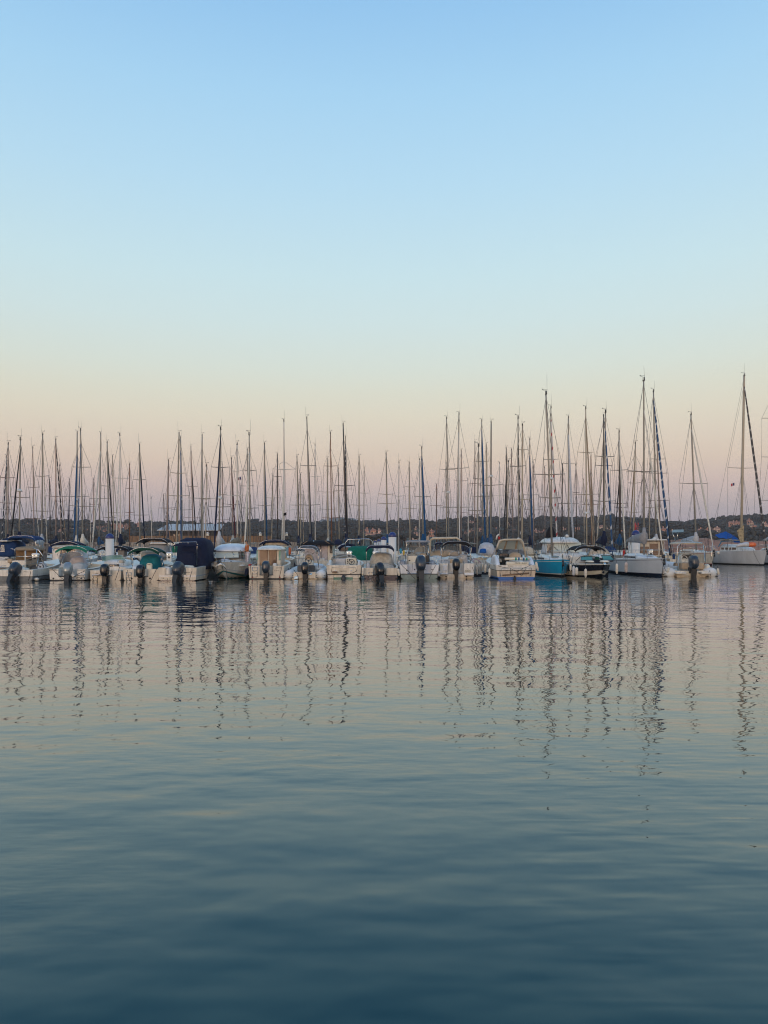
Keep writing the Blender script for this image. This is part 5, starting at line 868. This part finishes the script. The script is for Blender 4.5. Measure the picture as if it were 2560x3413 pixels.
# ================================================================ SAILING YACHTS
CL = {'b': BLACKC, 'n': NAVYC, 'B': DUSKB, 'c': SAILW, 's': STRBLK, 'S': STRBLU, 'r': MAROONC, 'w': ALUW, 'g': LGREYC, 'R': STRRED, 'd': STRDRK, 'G': GREYC, 't': TANC}
FURLN = {'b': 'black', 'n': 'dark navy', 'B': 'blue', 'c': 'cream', 's': 'black-and-white spiral', 'S': 'blue-and-white spiral', 'r': 'maroon', 'w': 'white', 'g': 'pale grey', 'R': 'red-and-white spiral', 'd': 'brown-and-grey spiral', 't': 'tan'}
SPM = {'a': ALU, 'w': ALUW, 'd': ALUD, 'k': WOODM, 'c': mat('cream_painted_spar', (.37, .315, .235), .45, var=.08, scale=1.2), 'p': mat('rosy_anodised_spar', (.28, .21, .18), .42, metal=.2, var=.08)}
HULLM = [WHITE, COOLW, CREAM, NAVYG, GREYW, WHITE, WHITE]
HCACHE = {}
def yacht_hull(L, B, fb, hk, bot, stripe, aft, fine=1.9):
    key = (round(L, 1), round(B, 1), fb, hk, aft, fine)
    if key not in HCACHE:
        mb = hull_mb(L, B, fb, fb + .22, [(.10, 0), (.16, 2), (.2, 1), (fb - .13, 1), (fb - .10, 2), (fb, 1)], y0=-aft * L, cock=(.06, .28, fb - .35), chine=.72, stern=.72, fine=fine, rake=.13 if fine < 2 else .055, zrise=.14 if fine < 2 else 0., camber=.10, zc0=-.08, keel=-.6, flare=.35, gun=.1, n=16)
        HCACHE[key] = mb.mesh('hull', [bot, hk, stripe, WHITE, PADW])
    return HCACHE[key]
def yacht(label, mast, Y, sp, mw=4., mm='a', furl=None, cover=None, bow=None, yaw=None, L=None, B=None, fb=1.0, hk=WHITE, bot=DARKAF, stripe=BLUEC, radar=None, flag=None, group='sailing yachts in the marina', detail=0, aft=.58, boom=None, ant=True, xw=None, cabh=1., cabmat=None, name='sailing_yacht'):
    xt, yt, xb = mast; x0 = xw if xw is not None else (xb - CX) / F * Y; zt = H + (YH - yt) / F * Y; r0 = random.Random(int(xt * 31 + yt))
    L = L or max(7., min(12.5, zt * .74)); B = B or max(2.4, min(3.5, L * .31)); J = (1 - aft) * L - .25
    if yaw is None:
        sgn = bow
        if furl:
            best = None
            for s in ((-1, 1) if bow is None else (bow,)):
                dx = (furl[1] - CX) / F * (Y + s * J) - x0
                if best is None or abs(dx) < abs(best[1]): best = (s, dx)
            sgn, dx = best; dx = max(-.45 * J, min(.45 * J, dx))
        else: sgn = sgn or r0.choice((-1, 1)); dx = r0.uniform(-.25, .25)
        dy = sgn * math.sqrt(J * J - dx * dx); yaw = math.atan2(-dx, dy)
    e = empty(name, (x0, Y, 0), yaw); tag(e, label, 'sailing boat', group); inv = Matrix.Rotation(-yaw, 3, 'Z'); sg = 1 if math.cos(yaw) > 0 else -1
    h = link('hull', yacht_hull(L, B, fb, hk, bot, stripe, aft, 2.5 if detail else 1.9), e)
    cz = fb + .12; cl = L * .42; mb = MB(); W = B * .58
    rows = [[(W * w * s / 2 * k, -cl * .55 + cl * f, cz - .1 + z * cabh) for s, k, z in ((-1, 1, 0), (-1, .92, .30 * hh), (-1, .55, .40 * hh), (1, .55, .40 * hh), (1, .92, .30 * hh), (1, 1, 0))] for f, w, hh in ((0, 1., 1.15), (.35, 1., 1.1), (.7, .85, .9), (.92, .6, .6), (1., .45, .2))]
    mb.loft(rows, 0, sm=False); cb = mb.obj('coachroof', cabmat or WHITE, e)
    for s in (-1, 1):
        for f0, f1 in (((.05, .62),) if cabh == 1 else ((.04, .16), (.21, .33), (.37, .45), (.48, .62))):
            ww = lambda f: 1. if f < .35 else 1 - (f - .35) / .35 * .15
            mb = MB(); mb.loft([[(s * (W / 2 * ww(f) * .965 + .012), -cl * .55 + cl * f, cz - .1 + z * cabh) for z in (.12, .25)] for f in (f0, (f0 + f1) / 2, f1)], 0, False); mb.obj('cabin_window', G_DARK if cabh == 1 else G_BRONZE, cb)
    # spars, drawn from the base on the cabin top to the leaning masthead
    tip = inv @ Vector(((xt - CX) / F * Y - x0, 0, zt)); bs = Vector((0, 0, cz + .2)); tip.y = -(zt - 2) * .012; ax = tip - bs; r = max(.05, mw * .62 / F * Y); at = lambda f: bs + ax * f
    mb = MB(); mb.tube([at(f) for f in (0, .4, .75, .95, 1.)], [r * 1.02, r, r * .95, r * .8, r * .72], 10, sx=.92); m = mb.obj('mast', SPM[mm], e)
    mb = MB(); mb.box((tip.x - .05, tip.y - .16, tip.z), (tip.x + .05, tip.y + .16, tip.z + .07)); q = tip + Vector((.02, -.14, .07)); mb.tube([q, q + Vector((0, 0, .28)), q + Vector((.16, 0, .30))], .012, 5); mb.tube([q + Vector((-.16, 0, .36)), q + Vector((.22, 0, .36))], .010, 5); mb.ball(q + Vector((.2, 0, .36)), .045, 6, lv=4); mb.obj('wind_vane', BLACKP, m)
    mb = MB(); mb.tube([tip + Vector((0, .1, .05)), tip + Vector((0, .1, .28))], .05, 8); mb.obj('masthead_light', BLACKP, m)
    if ant: mb = MB(); q = tip + Vector((-.1, -.05, .03)); mb.tube([q, q + Vector((r0.uniform(-.08, .08), 0, r0.uniform(.9, 1.6)))], .008, 4); mb.obj('antenna', WIRE, m)
    def fz(py): return max(.05, min(.97, (H + (YH - py) / F * Y - bs.z) / ax.z))
    tips = []
    for py, hw in sorted(sp):
        c = at(fz(py)); w = hw / F * Y
        tp = []
        for s in (-1, 1): q = c + Vector((s * w, -.12, .05 + r0.uniform(-.03, .05))); mb = MB(); mb.tube([c, q], [.045, .030], 6); mb.obj('spreader', SPM[mm] if mm != 'k' else WOODM, m); tp.append(q)
        tips.append((fz(py), tp))
    ch = [Vector((s * B * .46, -.15, fb + .05)) for s in (-1, 1)]; wr = .013 if Y < 75 else .015
    top = at(.985 if r0.random() < .5 or not furl else furl[2])
    for i in (0, 1):
        pts = [top] + [t[1][i] for t in sorted(tips, key=lambda t: -t[0])] + [ch[i]]
        mb = MB(); mb.tube(pts, wr, 4); mb.obj('cap_shroud', WIRE, e)
        if tips: lo = min(tips, key=lambda t: t[0]); mb = MB(); mb.tube([at(lo[0] - .01), ch[i] + Vector((0, -.35, 0))], wr, 4); mb.tube([at(lo[0] - .01), ch[i] + Vector((0, .45, 0))], wr, 4); mb.obj('lower_shroud', WIRE, e)
    mb = MB(); st = Vector((0, -aft * L + .1, fb + .1)); sp_ = at(.45); v1 = tip.lerp(st, .72); mb.tube([tip, v1], wr, 4); mb.tube([v1, st + Vector((-.5, 0, 0))], wr, 4); mb.tube([v1, st + Vector((.5, 0, 0))], wr, 4); mb.obj('backstay', WIRE, e)
    stem = Vector((0, (1 - aft) * L - .12, fb + .30))
    if furl:
        ft = at(furl[2]); fr = furl[3] if len(furl) > 3 else 3.2; rr = fr * .58 / F * Y; N = 14
        mb = MB(); mb.tube([ft.lerp(stem, t / N) for t in range(N + 1)], [rr * k for k in [.45, .6, .72, .82, .9, .96, 1., 1., 1., 1., .98, .93, .85, .6, .4]], 8); mb.obj('furled_headsail', CL[furl[0]], e)
        mb = MB(); mb.tube([stem + Vector((0, 0, -.1)), stem + Vector((0, -.02, .15))], [.11, .11], 10); mb.obj('furling_drum', BLACKP, e)
    else: mb = MB(); mb.tube([at(.97), stem], wr * 1.2, 4); mb.obj('forestay', WIRE, e)
    mb = MB(); hs = at(.9); mb.tube([hs, Vector((r * 1.5, -r * 2, 2.))], .007, 4); mb.tube([at(.5), Vector((-B * .3, -1.2, 1.4))], .006, 4); mb.obj('halyard', WIRE, m)
    bl = boom or min(4.2, aft * L * .72); bz = fb + 1.35; gb = at(max(.0, (bz - bs.z) / ax.z))
    mb = MB(); mb.tube([gb, gb + Vector((0, -bl, .08))], .06, 8); bo = mb.obj('boom', SPM[mm], e)
    if cover:
        mb = MB(); rows = []
        for k in range(9):
            f = k / 8; hh = .62 * (1 - f) ** .8 + .14; w = .17 * (1 - f) + .10; c = gb + Vector((0, r * 1.5 - (bl + .1) * f, .05 + .05 * f)); rows.append([(c.x + w * math.cos(a) * (1 + .12 * math.sin(5 * f + a)), c.y, c.z + hh * .42 + hh * .62 * math.sin(a) - .02 * math.sin(9 * f)) for a in [2 * math.pi * i / 10 for i in range(10)]])
        mb.loft(rows); mb.tube([gb + Vector((0, .02, -.15)), gb + Vector((0, 0, .6)), gb + ax.normalized() * 1.15], [r + .10, r + .14, r + .02], 10); mb.obj('sail_cover', CL[cover], bo)
    if radar: c = at(fz(radar)) + Vector((0, .26 * (1 if sg < 0 else -1), 0)); mb = MB(); mb.rbox((c.x, c.y, c.z - .1), (.52, .52, .24), taper=.85, p=3); mb.box((c.x - .06, min(c.y, 0), c.z - .14), (c.x + .06, max(c.y, 0), c.z - .10)); mb.obj('radar_dome', WHITE, m)
    if flag:
        kind, fx, fy = flag; q = inv @ (wp(fx, fy, Y) - Vector((x0, Y, 0))); g = empty('courtesy_flag', (0, 0, 0)); g.parent = e; w = .42
        # a flag flying from a halyard: three soft bands
        cols = [mat('flag_blue', (.02, .03, .14), .8), mat('flag_white', (.55, .53, .52), .8), mat('flag_red', (.40, .03, .04), .8)] if kind == 'f' else [BLACKC, BLACKC, BLACKC]
        for i in range(3):
            mb = MB(); mb.loft([[tuple(q + Vector((-sg * (w * (i + u) / 3), .05 * math.sin(4 * (i + u)), z - .14 * (i + u) / 3))) for z in (-.16, .16)] for u in (0, .5, 1)], 0, False); mb.obj('band', cols[i], g)
        COL.objects.unlink(g) if False else None
    if detail:
        mb = MB()
        for s in (-1, 1):
            mb.tube([(s * .12, stem.y - .05, fb + .85), (s * B * .22, stem.y - 1.1, fb + .82), (s * B * .46, .2, fb + .75), (s * B * .47, -aft * L * .5, fb + .68), (s * B * .36, -aft * L + .2, fb + .72)], .011, 5)
            for f, w in ((stem.y - 1.1, .26), (stem.y - 2.4, .40), (.2, .47), (-aft * L * .5, .47)): mb.tube([(s * B * w * .98, f, fb + .1), (s * B * w * .98, f, fb + .80)], .013, 5)
        mb.tube([(-.12, stem.y - .05, fb + .85), (0, stem.y + .12, fb + .85), (.12, stem.y - .05, fb + .85)], .016, 5); mb.tube([(0, stem.y + .12, fb + .85), (0, stem.y + .02, fb + .2)], .016, 5); mb.obj('guard_rail', STEEL, e)
        mb = MB(); mb.rbox((0, stem.y + .02, fb + .02), (.14, .5, .16), taper=.7); mb.tube([(0, stem.y + .22, fb + .05), (.02, stem.y + .2, fb - .28)], [.05, .09], 6); mb.obj('bow_anchor', BLACKP, e)
        mb = MB(); mb.rbox((0, cl * .28, cz + .26), (.55, .55, .07)); mb.obj('deck_hatch', G_DARK, cb)
    # sprayhood
    if r0.random() < .55 and not detail: mb = MB(); mb.rbox((0, -cl * .62, cz + .1), (W * 1.1, 1.1, .85), taper=.75, p=3); mb.obj('sprayhood', r0.choice([NAVYC, GREYC, BEIGEC, BLUEC, NAVYC]), e)
    return e
REFS = [(36, 'the curtained boat at the left edge'), (128, 'the smoked windscreen boat'), (236, 'the bright green bimini'), (366, 'the pale green windscreen'), (485, 'the teal console cover'), (625, 'the navy canvas enclosure'), (765, 'the bow-on white cruiser'), (895, 'the glass-doored pilothouse'), (1020, 'the grey bimini inflatable'), (1146, 'the cream runabout'), (1270, 'the weathered grey cover'), (1395, 'the T-top fishing boat'), (1522, 'the black bimini boat'), (1690, 'the striped-pad cruiser'), (1845, 'the turquoise-hulled yacht'), (1985, 'the black-hulled bowrider'), (2130, 'the grey-hulled yacht'), (2305, 'the beige canopy inflatable'), (2470, 'the blue-awning yacht')]
def ref(px): return min(REFS, key=lambda r: abs(r[0] - px))[1]
# (x top, y top, x base), width, spar, furl (cloth, x at bow, top), spreaders, cover, extras
M_ = [
 ((22, 1524, 19), 3.4, 'a', ('s', 1, .95, 3.6), [(1593, 20), (1698, 26)], None, {}), ((28, 1482, 26), 3.6, 'p', ('c', 50, .92, 2.5), [(1593, 22), (1677, 27)], 'n', {}), ((67, 1466, 64), 4.4, 'a', ('b', 31, .93, 4), [(1658, 31)], 'n', {'radar': 1635}),
 ((110, 1495, 115), 3.0, 'p', ('c', 135, .85, 2.4), [(1625, 20), (1729, 26)], None, {}), ((143, 1450, 139), 4.2, 'a', ('c', 160, .93, 2.6), [(1588, 22), (1704, 32)], 'g', {}), ((166, 1600, 169), 2.6, 'd', None, [(1726, 9)], None, {}), ((187, 1466, 187), 3.8, 'p', ('s', 215, .97, 3.6), [(1655, 35)], 'n', {}),
 ((200, 1553, 205), 2.8, 'p', ('t', 223, .95, 2.2), [(1671, 18)], None, {}), ((231, 1600, 229), 2.4, 'd', ('n', 224, .85, 2.2), [(1703, 13)], None, {}), ((257, 1443, 255), 4.2, 'a', ('B', 243, .82, 4.6), [(1655, 38)], 'c', {'radar': 1665}), ((268, 1435, 277), 4.4, 'a', ('B', 256, .9, 2.6), [(1557, 30), (1688, 40)], 'c', {}),
 ((301, 1684, 303), 2.2, 'w', None, [(1750, 8)], None, {}), ((312, 1600, 311), 3.0, 'p', None, [(1682, 15)], None, {}), ((335, 1446, 330), 4.2, 'a', ('c', 306, .86, 4.6), [(1662, 33)], 'B', {}), ((358, 1478, 364), 4., 'a', ('b', 381, .96, 3.6), [(1621, 20), (1725, 27)], None, {}), ((376, 1523, 380), 2.8, 'c', ('c', 399, .95, 2.3), [(1709, 22)], None, {}),
 ((399, 1452, 402), 3.4, 'w', ('c', 384, .86, 2.6), [(1594, 30), (1720, 27)], 'n', {}), ((433, 1550, 432), 3.0, 'k', None, [(1628, 13), (1709, 14)], None, {}), ((466, 1485, 466), 4.4, 'a', ('n', 484, .96, 4.), [(1600, 21), (1717, 30)], None, {}), ((504, 1662, 507), 2.2, 'w', ('G', 518, .8, 1.5), [(1735, 9)], None, {}), ((546, 1652, 549), 2.2, 'd', None, [(1740, 10)], None, {}),
 ((562, 1538, 555), 4.6, 'p', ('S', 561, .85, 3.), [(1694, 28)], None, {}), ((597, 1448, 588), 4.8, 'c', ('b', 591, .93, 4.6), [(1578, 26), (1653, 39)], None, {}), ((602, 1460, 608), 4., 'a', ('B', 603, .9, 3.6), [(1700, 33)], None, {'radar': 1665}), ((637, 1491, 645), 3.2, 'p', ('b', 656, .88, 3.4), [(1622, 20), (1726, 27)], None, {}),
 ((674, 1454, 672), 4.2, 'a', ('w', 679, .9, 3.6), [(1661, 44)], None, {}), ((689, 1555, 685), 2.8, 'c', None, [(1664, 14)], None, {}), ((735, 1432, 730), 4., 'a', ('n', 713, .96, 4.8), [(1558, 30), (1690, 36)], 'g', {'radar': 1660}), ((740, 1547, 743), 2.8, 'p', None, [(1648, 13), (1733, 22)], None, {}), ((772, 1531, 777), 3.4, 'p', ('r', 786, .95, 3.8), [(1682, 30)], 'c', {}),
 ((791, 1483, 792), 4.8, 'w', None, [(1571, 18), (1652, 45)], 't', {'flag': ('f', 803, 1593)}), ((803, 1600, 803), 2.2, 'w', None, [(1694, 10)], None, {}), ((825, 1501, 826), 3.4, 'a', None, [(1620, 21)], None, {}), ((830, 1450, 834), 4., 'a', ('c', 815, .86, 5.), [(1569, 22), (1694, 28)], None, {}), ((882, 1482, 883), 4.2, 'a', ('B', 891, .9, 4.4), [(1685, 32)], None, {}),
 ((909, 1587, 905), 2.8, 'c', None, [(1660, 22), (1717, 16)], None, {}), ((924, 1515, 926), 3.4, 'd', None, [(1588, 13)], None, {}), ((946, 1405, 947), 4.2, 'w', ('c', 939, .7, 3.4), [(1565, 37), (1700, 42)], None, {'flag': ('b', 955, 1712)}), ((990, 1526, 996), 3.8, 'c', ('b', 998, .98, 5.), [(1684, 27)], 'n', {}), ((1002, 1584, 1003), 2.8, 'c', None, [(1650, 12), (1725, 22)], None, {}),
 ((1023, 1397, 1036), 4., 'a', ('n', 1040, .93, 4.2), [(1553, 26), (1684, 36)], 'n', {}), ((1050, 1485, 1051), 3.2, 'w', None, [(1588, 20), (1700, 25)], None, {}), ((1091, 1531, 1093), 4., 'c', ('c', 1097, .9, 3.), [(1640, 33), (1698, 27)], 'c', {}), ((1102, 1446, 1106), 3.2, 'k', ('t', 1123, .88, 2.), [(1554, 23), (1727, 30)], None, {}), ((1128, 1563, 1131), 3., 'c', None, [(1635, 16)], None, {}),
 ((1144, 1418, 1156), 4.4, 'd', ('n', 1160, .9, 5.), [(1620, 34)], 'n', {}), ((1151, 1458, 1160), 3.6, 'c', ('s', 1151, .95, 3.6), [(1630, 17)], None, {}), ((1197, 1526, 1197), 4.4, 'c', ('b', 1199, .62, 3.4), [(1684, 27)], 'n', {}), ((1214, 1562, 1212), 2.8, 'c', None, [(1644, 20), (1730, 25)], None, {}), ((1287, 1516, 1292), 4.4, 'c', ('B', 1291, .7, 3.), [(1648, 27), (1679, 33)], 'B', {}),
 ((1330, 1545, 1328), 3., 'w', None, [(1654, 22)], None, {}), ((1364, 1545, 1367), 4., 'c', None, [(1623, 16), (1695, 24)], None, {}), ((1399, 1534, 1398), 3.8, 'w', None, [(1683, 28)], None, {}), ((1406, 1495, 1411), 4., 'a', ('B', 1420, .93, 5.2), [(1656, 27)], 'B', {}), ((1455, 1618, 1455), 3., 'k', None, [(1685, 22)], None, {}), ((1487, 1546, 1489), 3., 'c', None, [(1640, 14)], None, {}),
 ((1489, 1395, 1497), 3.8, 'a', None, [(1565, 26), (1691, 40)], None, {'radar': 1641}), ((1530, 1382, 1525), 4.2, 'a', ('w', 1532, .88, 3.), [(1561, 35), (1691, 50)], None, {}), ((1537, 1503, 1537), 3.6, 'p', None, [(1603, 22), (1708, 27)], 'n', {}), ((1583, 1476, 1582), 3.2, 'p', ('b', 1581, .6, 2.6), [(1612, 18), (1716, 22)], None, {}), ((1596, 1488, 1590), 4., 'a', None, [(1596, 15), (1702, 30)], None, {}),
 ((1606, 1404, 1610), 3.6, 'a', ('B', 1619, .94, 5.), [(1538, 27), (1655, 33)], 'B', {'radar': 1649}), ((1620, 1483, 1626), 4.8, 'c', None, [(1619, 20)], 'B', {}), ((1637, 1411, 1635), 5., 'a', ('B', 1631, .6, 4.6), [(1618, 41)], 'B', {'radar': 1588}), ((1665, 1545, 1666), 2.8, 'w', None, [(1652, 25)], None, {}), ((1687, 1496, 1690), 3.4, 'd', ('b', 1679, .8, 3.6), [(1700, 20)], None, {}), ((1694, 1540, 1690), 3.2, 'c', None, [(1641, 12)], None, {}),
 ((1705, 1500, 1711), 3.4, 'p', None, [(1553, 12), (1614, 17)], None, {}), ((1727, 1395, 1729), 4., 'a', ('d', 1737, .9, 3.6), [(1554, 26)], None, {}), ((1741, 1420, 1740), 4.8, 'c', None, [(1500, 18), (1665, 38)], None, {}), ((1766, 1466, 1768), 3.4, 'a', ('B', 1776, .86, 4.6), [(1650, 27)], 'n', {}), ((1776, 1542, 1779), 3.4, 'p', None, [(1700, 30)], None, {}),
 ((1837, 1360, 1840), 3.8, 'a', ('R', 1859, .93, 4.6), [(1531, 26)], None, {'radar': 1595}), ((1874, 1550, 1872), 3.6, 'd', None, [(1678, 18)], None, {}), ((1895, 1392, 1896), 4.6, 'a', ('g', 1912, .88, 5.4), [(1544, 23), (1678, 35)], None, {}), ((1919, 1552, 1922), 2.8, 'd', None, [(1642, 12)], None, {}), ((1953, 1362, 1956), 4.2, 'c', ('t', 1978, .95, 4.), [(1508, 27), (1648, 41)], None, {'radar': 1710}),
 ((1970, 1520, 1973), 3.8, 'k', ('t', 1983, .85, 4.2), [(1682, 31)], None, {}), ((2011, 1388, 2012), 3.6, 'd', ('c', 1988, .85, 4.4), [(1553, 28)], None, {}), ((2019, 1375, 2013), 4.6, 'a', ('S', 2042, .88, 5.), [(1522, 30), (1671, 38)], 'n', {}), ((2064, 1440, 2066), 4., 'd', ('c', 2085, .94, 4.4), [(1567, 28), (1678, 28)], 'B', {}), ((2068, 1530, 2068), 2.8, 'd', ('b', 2047, .98, 3.), [(1692, 20)], None, {}),
 ((2117, 1480, 2111), 3.8, 'c', ('t', 2095, .9, 3.6), [(1573, 27), (1611, 21), (1708, 27)], None, {}), ((2180, 1304, 2188), 5., 'a', ('S', 2232, .95, 6.), [(1577, 44)], 'g', {}), ((2189, 1405, 2203), 4., 'p', ('b', 2237, .9, 4.), [(1530, 25), (1668, 34)], None, {}), ((2166, 1549, 2164), 3., 'c', None, [(1692, 26)], None, {}), ((280, 1655, 281), 2.4, 'd', None, [(1730, 9)], None, {}), ((1010, 1640, 1012), 2.4, 'c', None, [(1735, 12)], None, {}), ((1560, 1600, 1561), 2.6, 'w', None, [(1700, 14)], None, {}), ((1815, 1560, 1817), 2.8, 'p', None, [(1690, 18)], None, {}), ((1946, 1600, 1948), 2.6, 'c', None, [(1700, 15)], None, {})]
ROWS = [69., 87., 102., 118., 134., 152.]
def place():
    out = []
    order = sorted(range(len(M_)), key=lambda i: M_[i][0][1])
    for i in order:
        (xt, yt, xb), mw, mm, furl, sp, cov, ex = M_[i]; best = None
        for rY in ROWS:
            for dY in (0, -1.2, 1.2):
                Y = rY + dY; zt = H + (YH - yt) / F * Y
                if zt < 6.3 or zt > 21: continue
                L = max(7., min(12.5, zt * .74)); B = max(2.4, min(3.5, L * .31)); x = (xb - CX) / F * Y
                hit = sum(max(0, min(x + B / 2, b) - max(x - B / 2, a)) for a, b, c, d in OCC if not (Y + L * .58 < c or Y - L * .58 > d))
                cost = abs(zt - 12.6) + hit * 6 + (3 if Y < 75 and yt > 1500 else 0)
                if best is None or cost < best[0]: best = (cost, Y, x, B, L)
        _, Y, x, B, L = best; OCC.append((x - B / 2, x + B / 2, Y - L * .55, Y + L * .55)); out.append((i, Y))
    return out
def article(i): return ('tallest', 'second tallest', 'third tallest', 'fourth tallest', 'fifth tallest', 'sixth tallest', 'seventh tallest', 'eighth tallest', 'ninth tallest')[i]
def build_yachts():
    by = {}; sparn = {'a': 'grey mast', 'w': 'white mast', 'd': 'dark mast', 'k': 'brown mast', 'c': 'cream mast', 'p': 'rosy grey mast'}
    look = lambda m: ('%s furled headsail' % FURLN.get(m[3][0], 'grey')) if m[3] else 'bare forestay and %s' % sparn[m[2]]
    for i, m in enumerate(M_): by.setdefault((ref((m[0][0] + m[0][2]) / 2), look(m)), []).append(i)
    rank = {}
    for (k, lk), v in by.items():
        v.sort(key=lambda i: M_[i][0][1]); n = len(v)
        for j, i in enumerate(v): rank[i] = '%syacht with %s behind %s' % ('' if n == 1 else (('taller ', 'shorter ')[j] if n == 2 else ('tallest ', 'second tallest ', 'third tallest ', 'fourth tallest ', 'fifth tallest ')[j]), lk, k)
    for i, Y in place():
        mast, mw, mm, furl, sp, cov, ex = M_[i]; lb = rank[i]; r = random.Random(i * 13 + 5)
        yacht(lb, mast, Y, sp, mw, mm, furl, cov, hk=r.choice(HULLM), stripe=r.choice([NAVYC, REDST, BLUEC, NAVYC]), bot=r.choice([DARKAF, DARKAF, TEALST, REDST]), **ex)
build_yachts()
# the yachts whose hulls show
yacht('turquoise-hulled yacht moored bow-on, its leaning mast rising above the white wheelhouse', (1821, 1314, 1840), 58.6, [(1582, 52), (1660, 36)], 5.4, 'a', None, None, yaw=math.pi - .02, L=9., B=2.75, fb=1.02, hk=BLUEG, bot=DARKAF, stripe=PADW, detail=1, xw=12.85, group=G_FRONT)
yacht('pale grey-hulled yacht moored bow-on with grey sail cover and cream furled headsail', (2148, 1268, 2158), 59.2, [(1572, 50)], 5.2, 'a', ('c', 2195, .84, 4.6), 'G', yaw=math.pi + .02, L=9.6, B=3.1, fb=1.12, hk=GREYG, bot=NAVYG, stripe=NAVYC, detail=1, xw=20.05, group=G_FRONT, cabmat=COOLW)
yacht('cream yacht with dark red stripe and cream furled headsail, behind the beige canopy inflatable', (2305, 1382, 2321), 89., [(1612, 48)], 4.8, 'a', ('c', 2379, .9, 5.), 'g', yaw=math.pi + .02, L=11., B=3.3, fb=1.25, hk=CREAM, stripe=REDST, detail=1, xw=36.2)
V = yacht('white yacht with blue awning and spiral furled headsail, moored alone at the right', (2486, 1251, 2477), 89.5, [(1560, 51)], 7., 'c', ('d', 2544, .95, 6.), None, cabh=1.9, yaw=math.pi + .14, L=11.5, B=3.4, fb=1.45, hk=GREYW, bot=DARKAF, stripe=GREYW, detail=1, xw=41.6, flag=('f', 2448, 1613))
yacht('yacht cut by the right edge with grey sail cover, its rigging only partly seen', (2612, 1240, 2606), 90., [(1393, 64), (1524, 62), (1668, 68)], 6., 'a', ('s', 2610, .9, 5.), 'g', yaw=math.pi - .05, L=12, B=3.4, fb=1.4, hk=GREYW, detail=1, xw=46.3)
# blue awning, sprayhood and dinghy on that yacht
def v_extras():
    Y = 93.; P = lambda x, y, d=0: V.matrix_basis.inverted() @ wp(x, y, Y + d); mb = MB()
    A = [[(2382, 1783, 1.), (2401, 1777, 1.), (2419, 1771, .8), (2432, 1778, .6), (2447, 1786, .2)], [(2398, 1794, -1.), (2410, 1793, -1.), (2420, 1796, -1.), (2434, 1794, -1.), (2446, 1787, -.8)]]
    rows = [[tuple(P(*p)) for p in r] for r in A]; mb.loft(rows, 0, False); mb.loft([[tuple(P(*p)) for p in q] for q in ([(2447, 1786, .2), (2440, 1791, -1.)], [(2456, 1792, -2.), (2438, 1798, -1.6)], [(2470, 1809, -3.), (2448, 1808, -2.)])], 0, False); o = mb.obj('awning', BRTBLUE, V)
    mb = MB(); mb.loft([[tuple(P(*p)) for p in q] for q in ([(2393, 1822, 0), (2403, 1803, 0), (2440, 1802, 0), (2444, 1806, 0)], [(2396, 1823, -1.2), (2406, 1806, -1.2), (2438, 1804, -1.2), (2446, 1808, -1.2)])], 0, False); mb.obj('sprayhood', TEALC, V)
    e = empty('rubber_dinghy', wp(2490, 1822, 86.), -.0); tag(e, 'upturned grey and orange rubber dinghy on the foredeck of the blue-awning yacht', 'dinghy'); mb = MB(); k = 86. / F; mb.tube([(-37 * k, 0, 0), (-28 * k, 0, 4 * k), (-6 * k, 0, 7 * k), (4 * k, 0, 7 * k)], [2 * k, 6 * k, 8 * k, 8 * k], 12); mb.obj('grey_hull', GREYW, e)
    mb = MB(); mb.tube([(4 * k, 0, 7 * k), (22 * k, 0, 7 * k), (27 * k, 0, 6 * k), (30 * k, 0, 5 * k)], [8.3 * k, 8.2 * k, 7 * k, 3 * k], 12); b2 = mb.obj('orange_bow', ORANGE, e); t = link('lettering', text_mesh('BOMBARD', 12 * k, .004), b2); t.data.materials.append(PADW); t.location = (13 * k, -8.35 * k, 8.5 * k); t.rotation_euler = (math.pi / 2, 0, 0)
    mb = MB(); mb.loft([[tuple(P(*p)) for p in q] for q in ([(2478, 1750, -5), (2480, 1748, -5)], [(2456, 1769, -4.6), (2479, 1766, -5)], [(2462, 1790, -4.6), (2479, 1790, -5)], [(2468, 1806, -4.8), (2479, 1807, -5)])], 0, False); mb.obj('hoisted_sail_bundle', mat('ochre_sailcloth', (.36, .29, .18), .9, var=.35, scale=5, bump=.1), V)
v_extras()
# houses: described by what stands below them in the photograph
def build_houses():
    by = {}
    for i, h in enumerate(HOUSES): by.setdefault(ref(h[0]), []).append(i)
    kinds = ('pink', 'cream', 'pale pink'); nth = ('', 'second ', 'third ', 'fourth ', 'fifth ', 'sixth ', 'seventh ', 'eighth ', 'ninth ', 'tenth ', 'eleventh ')
    for k, v in by.items():
        v.sort(key=lambda i: HOUSES[i][1])
        for j, i in enumerate(v):
            h = HOUSES[i]; lb = '%s hillside house with terracotta roof, %shighest above %s' % (kinds[h[3]], nth[j], k); build_house(*h[:4], lb, HSPOT[i])
build_houses()
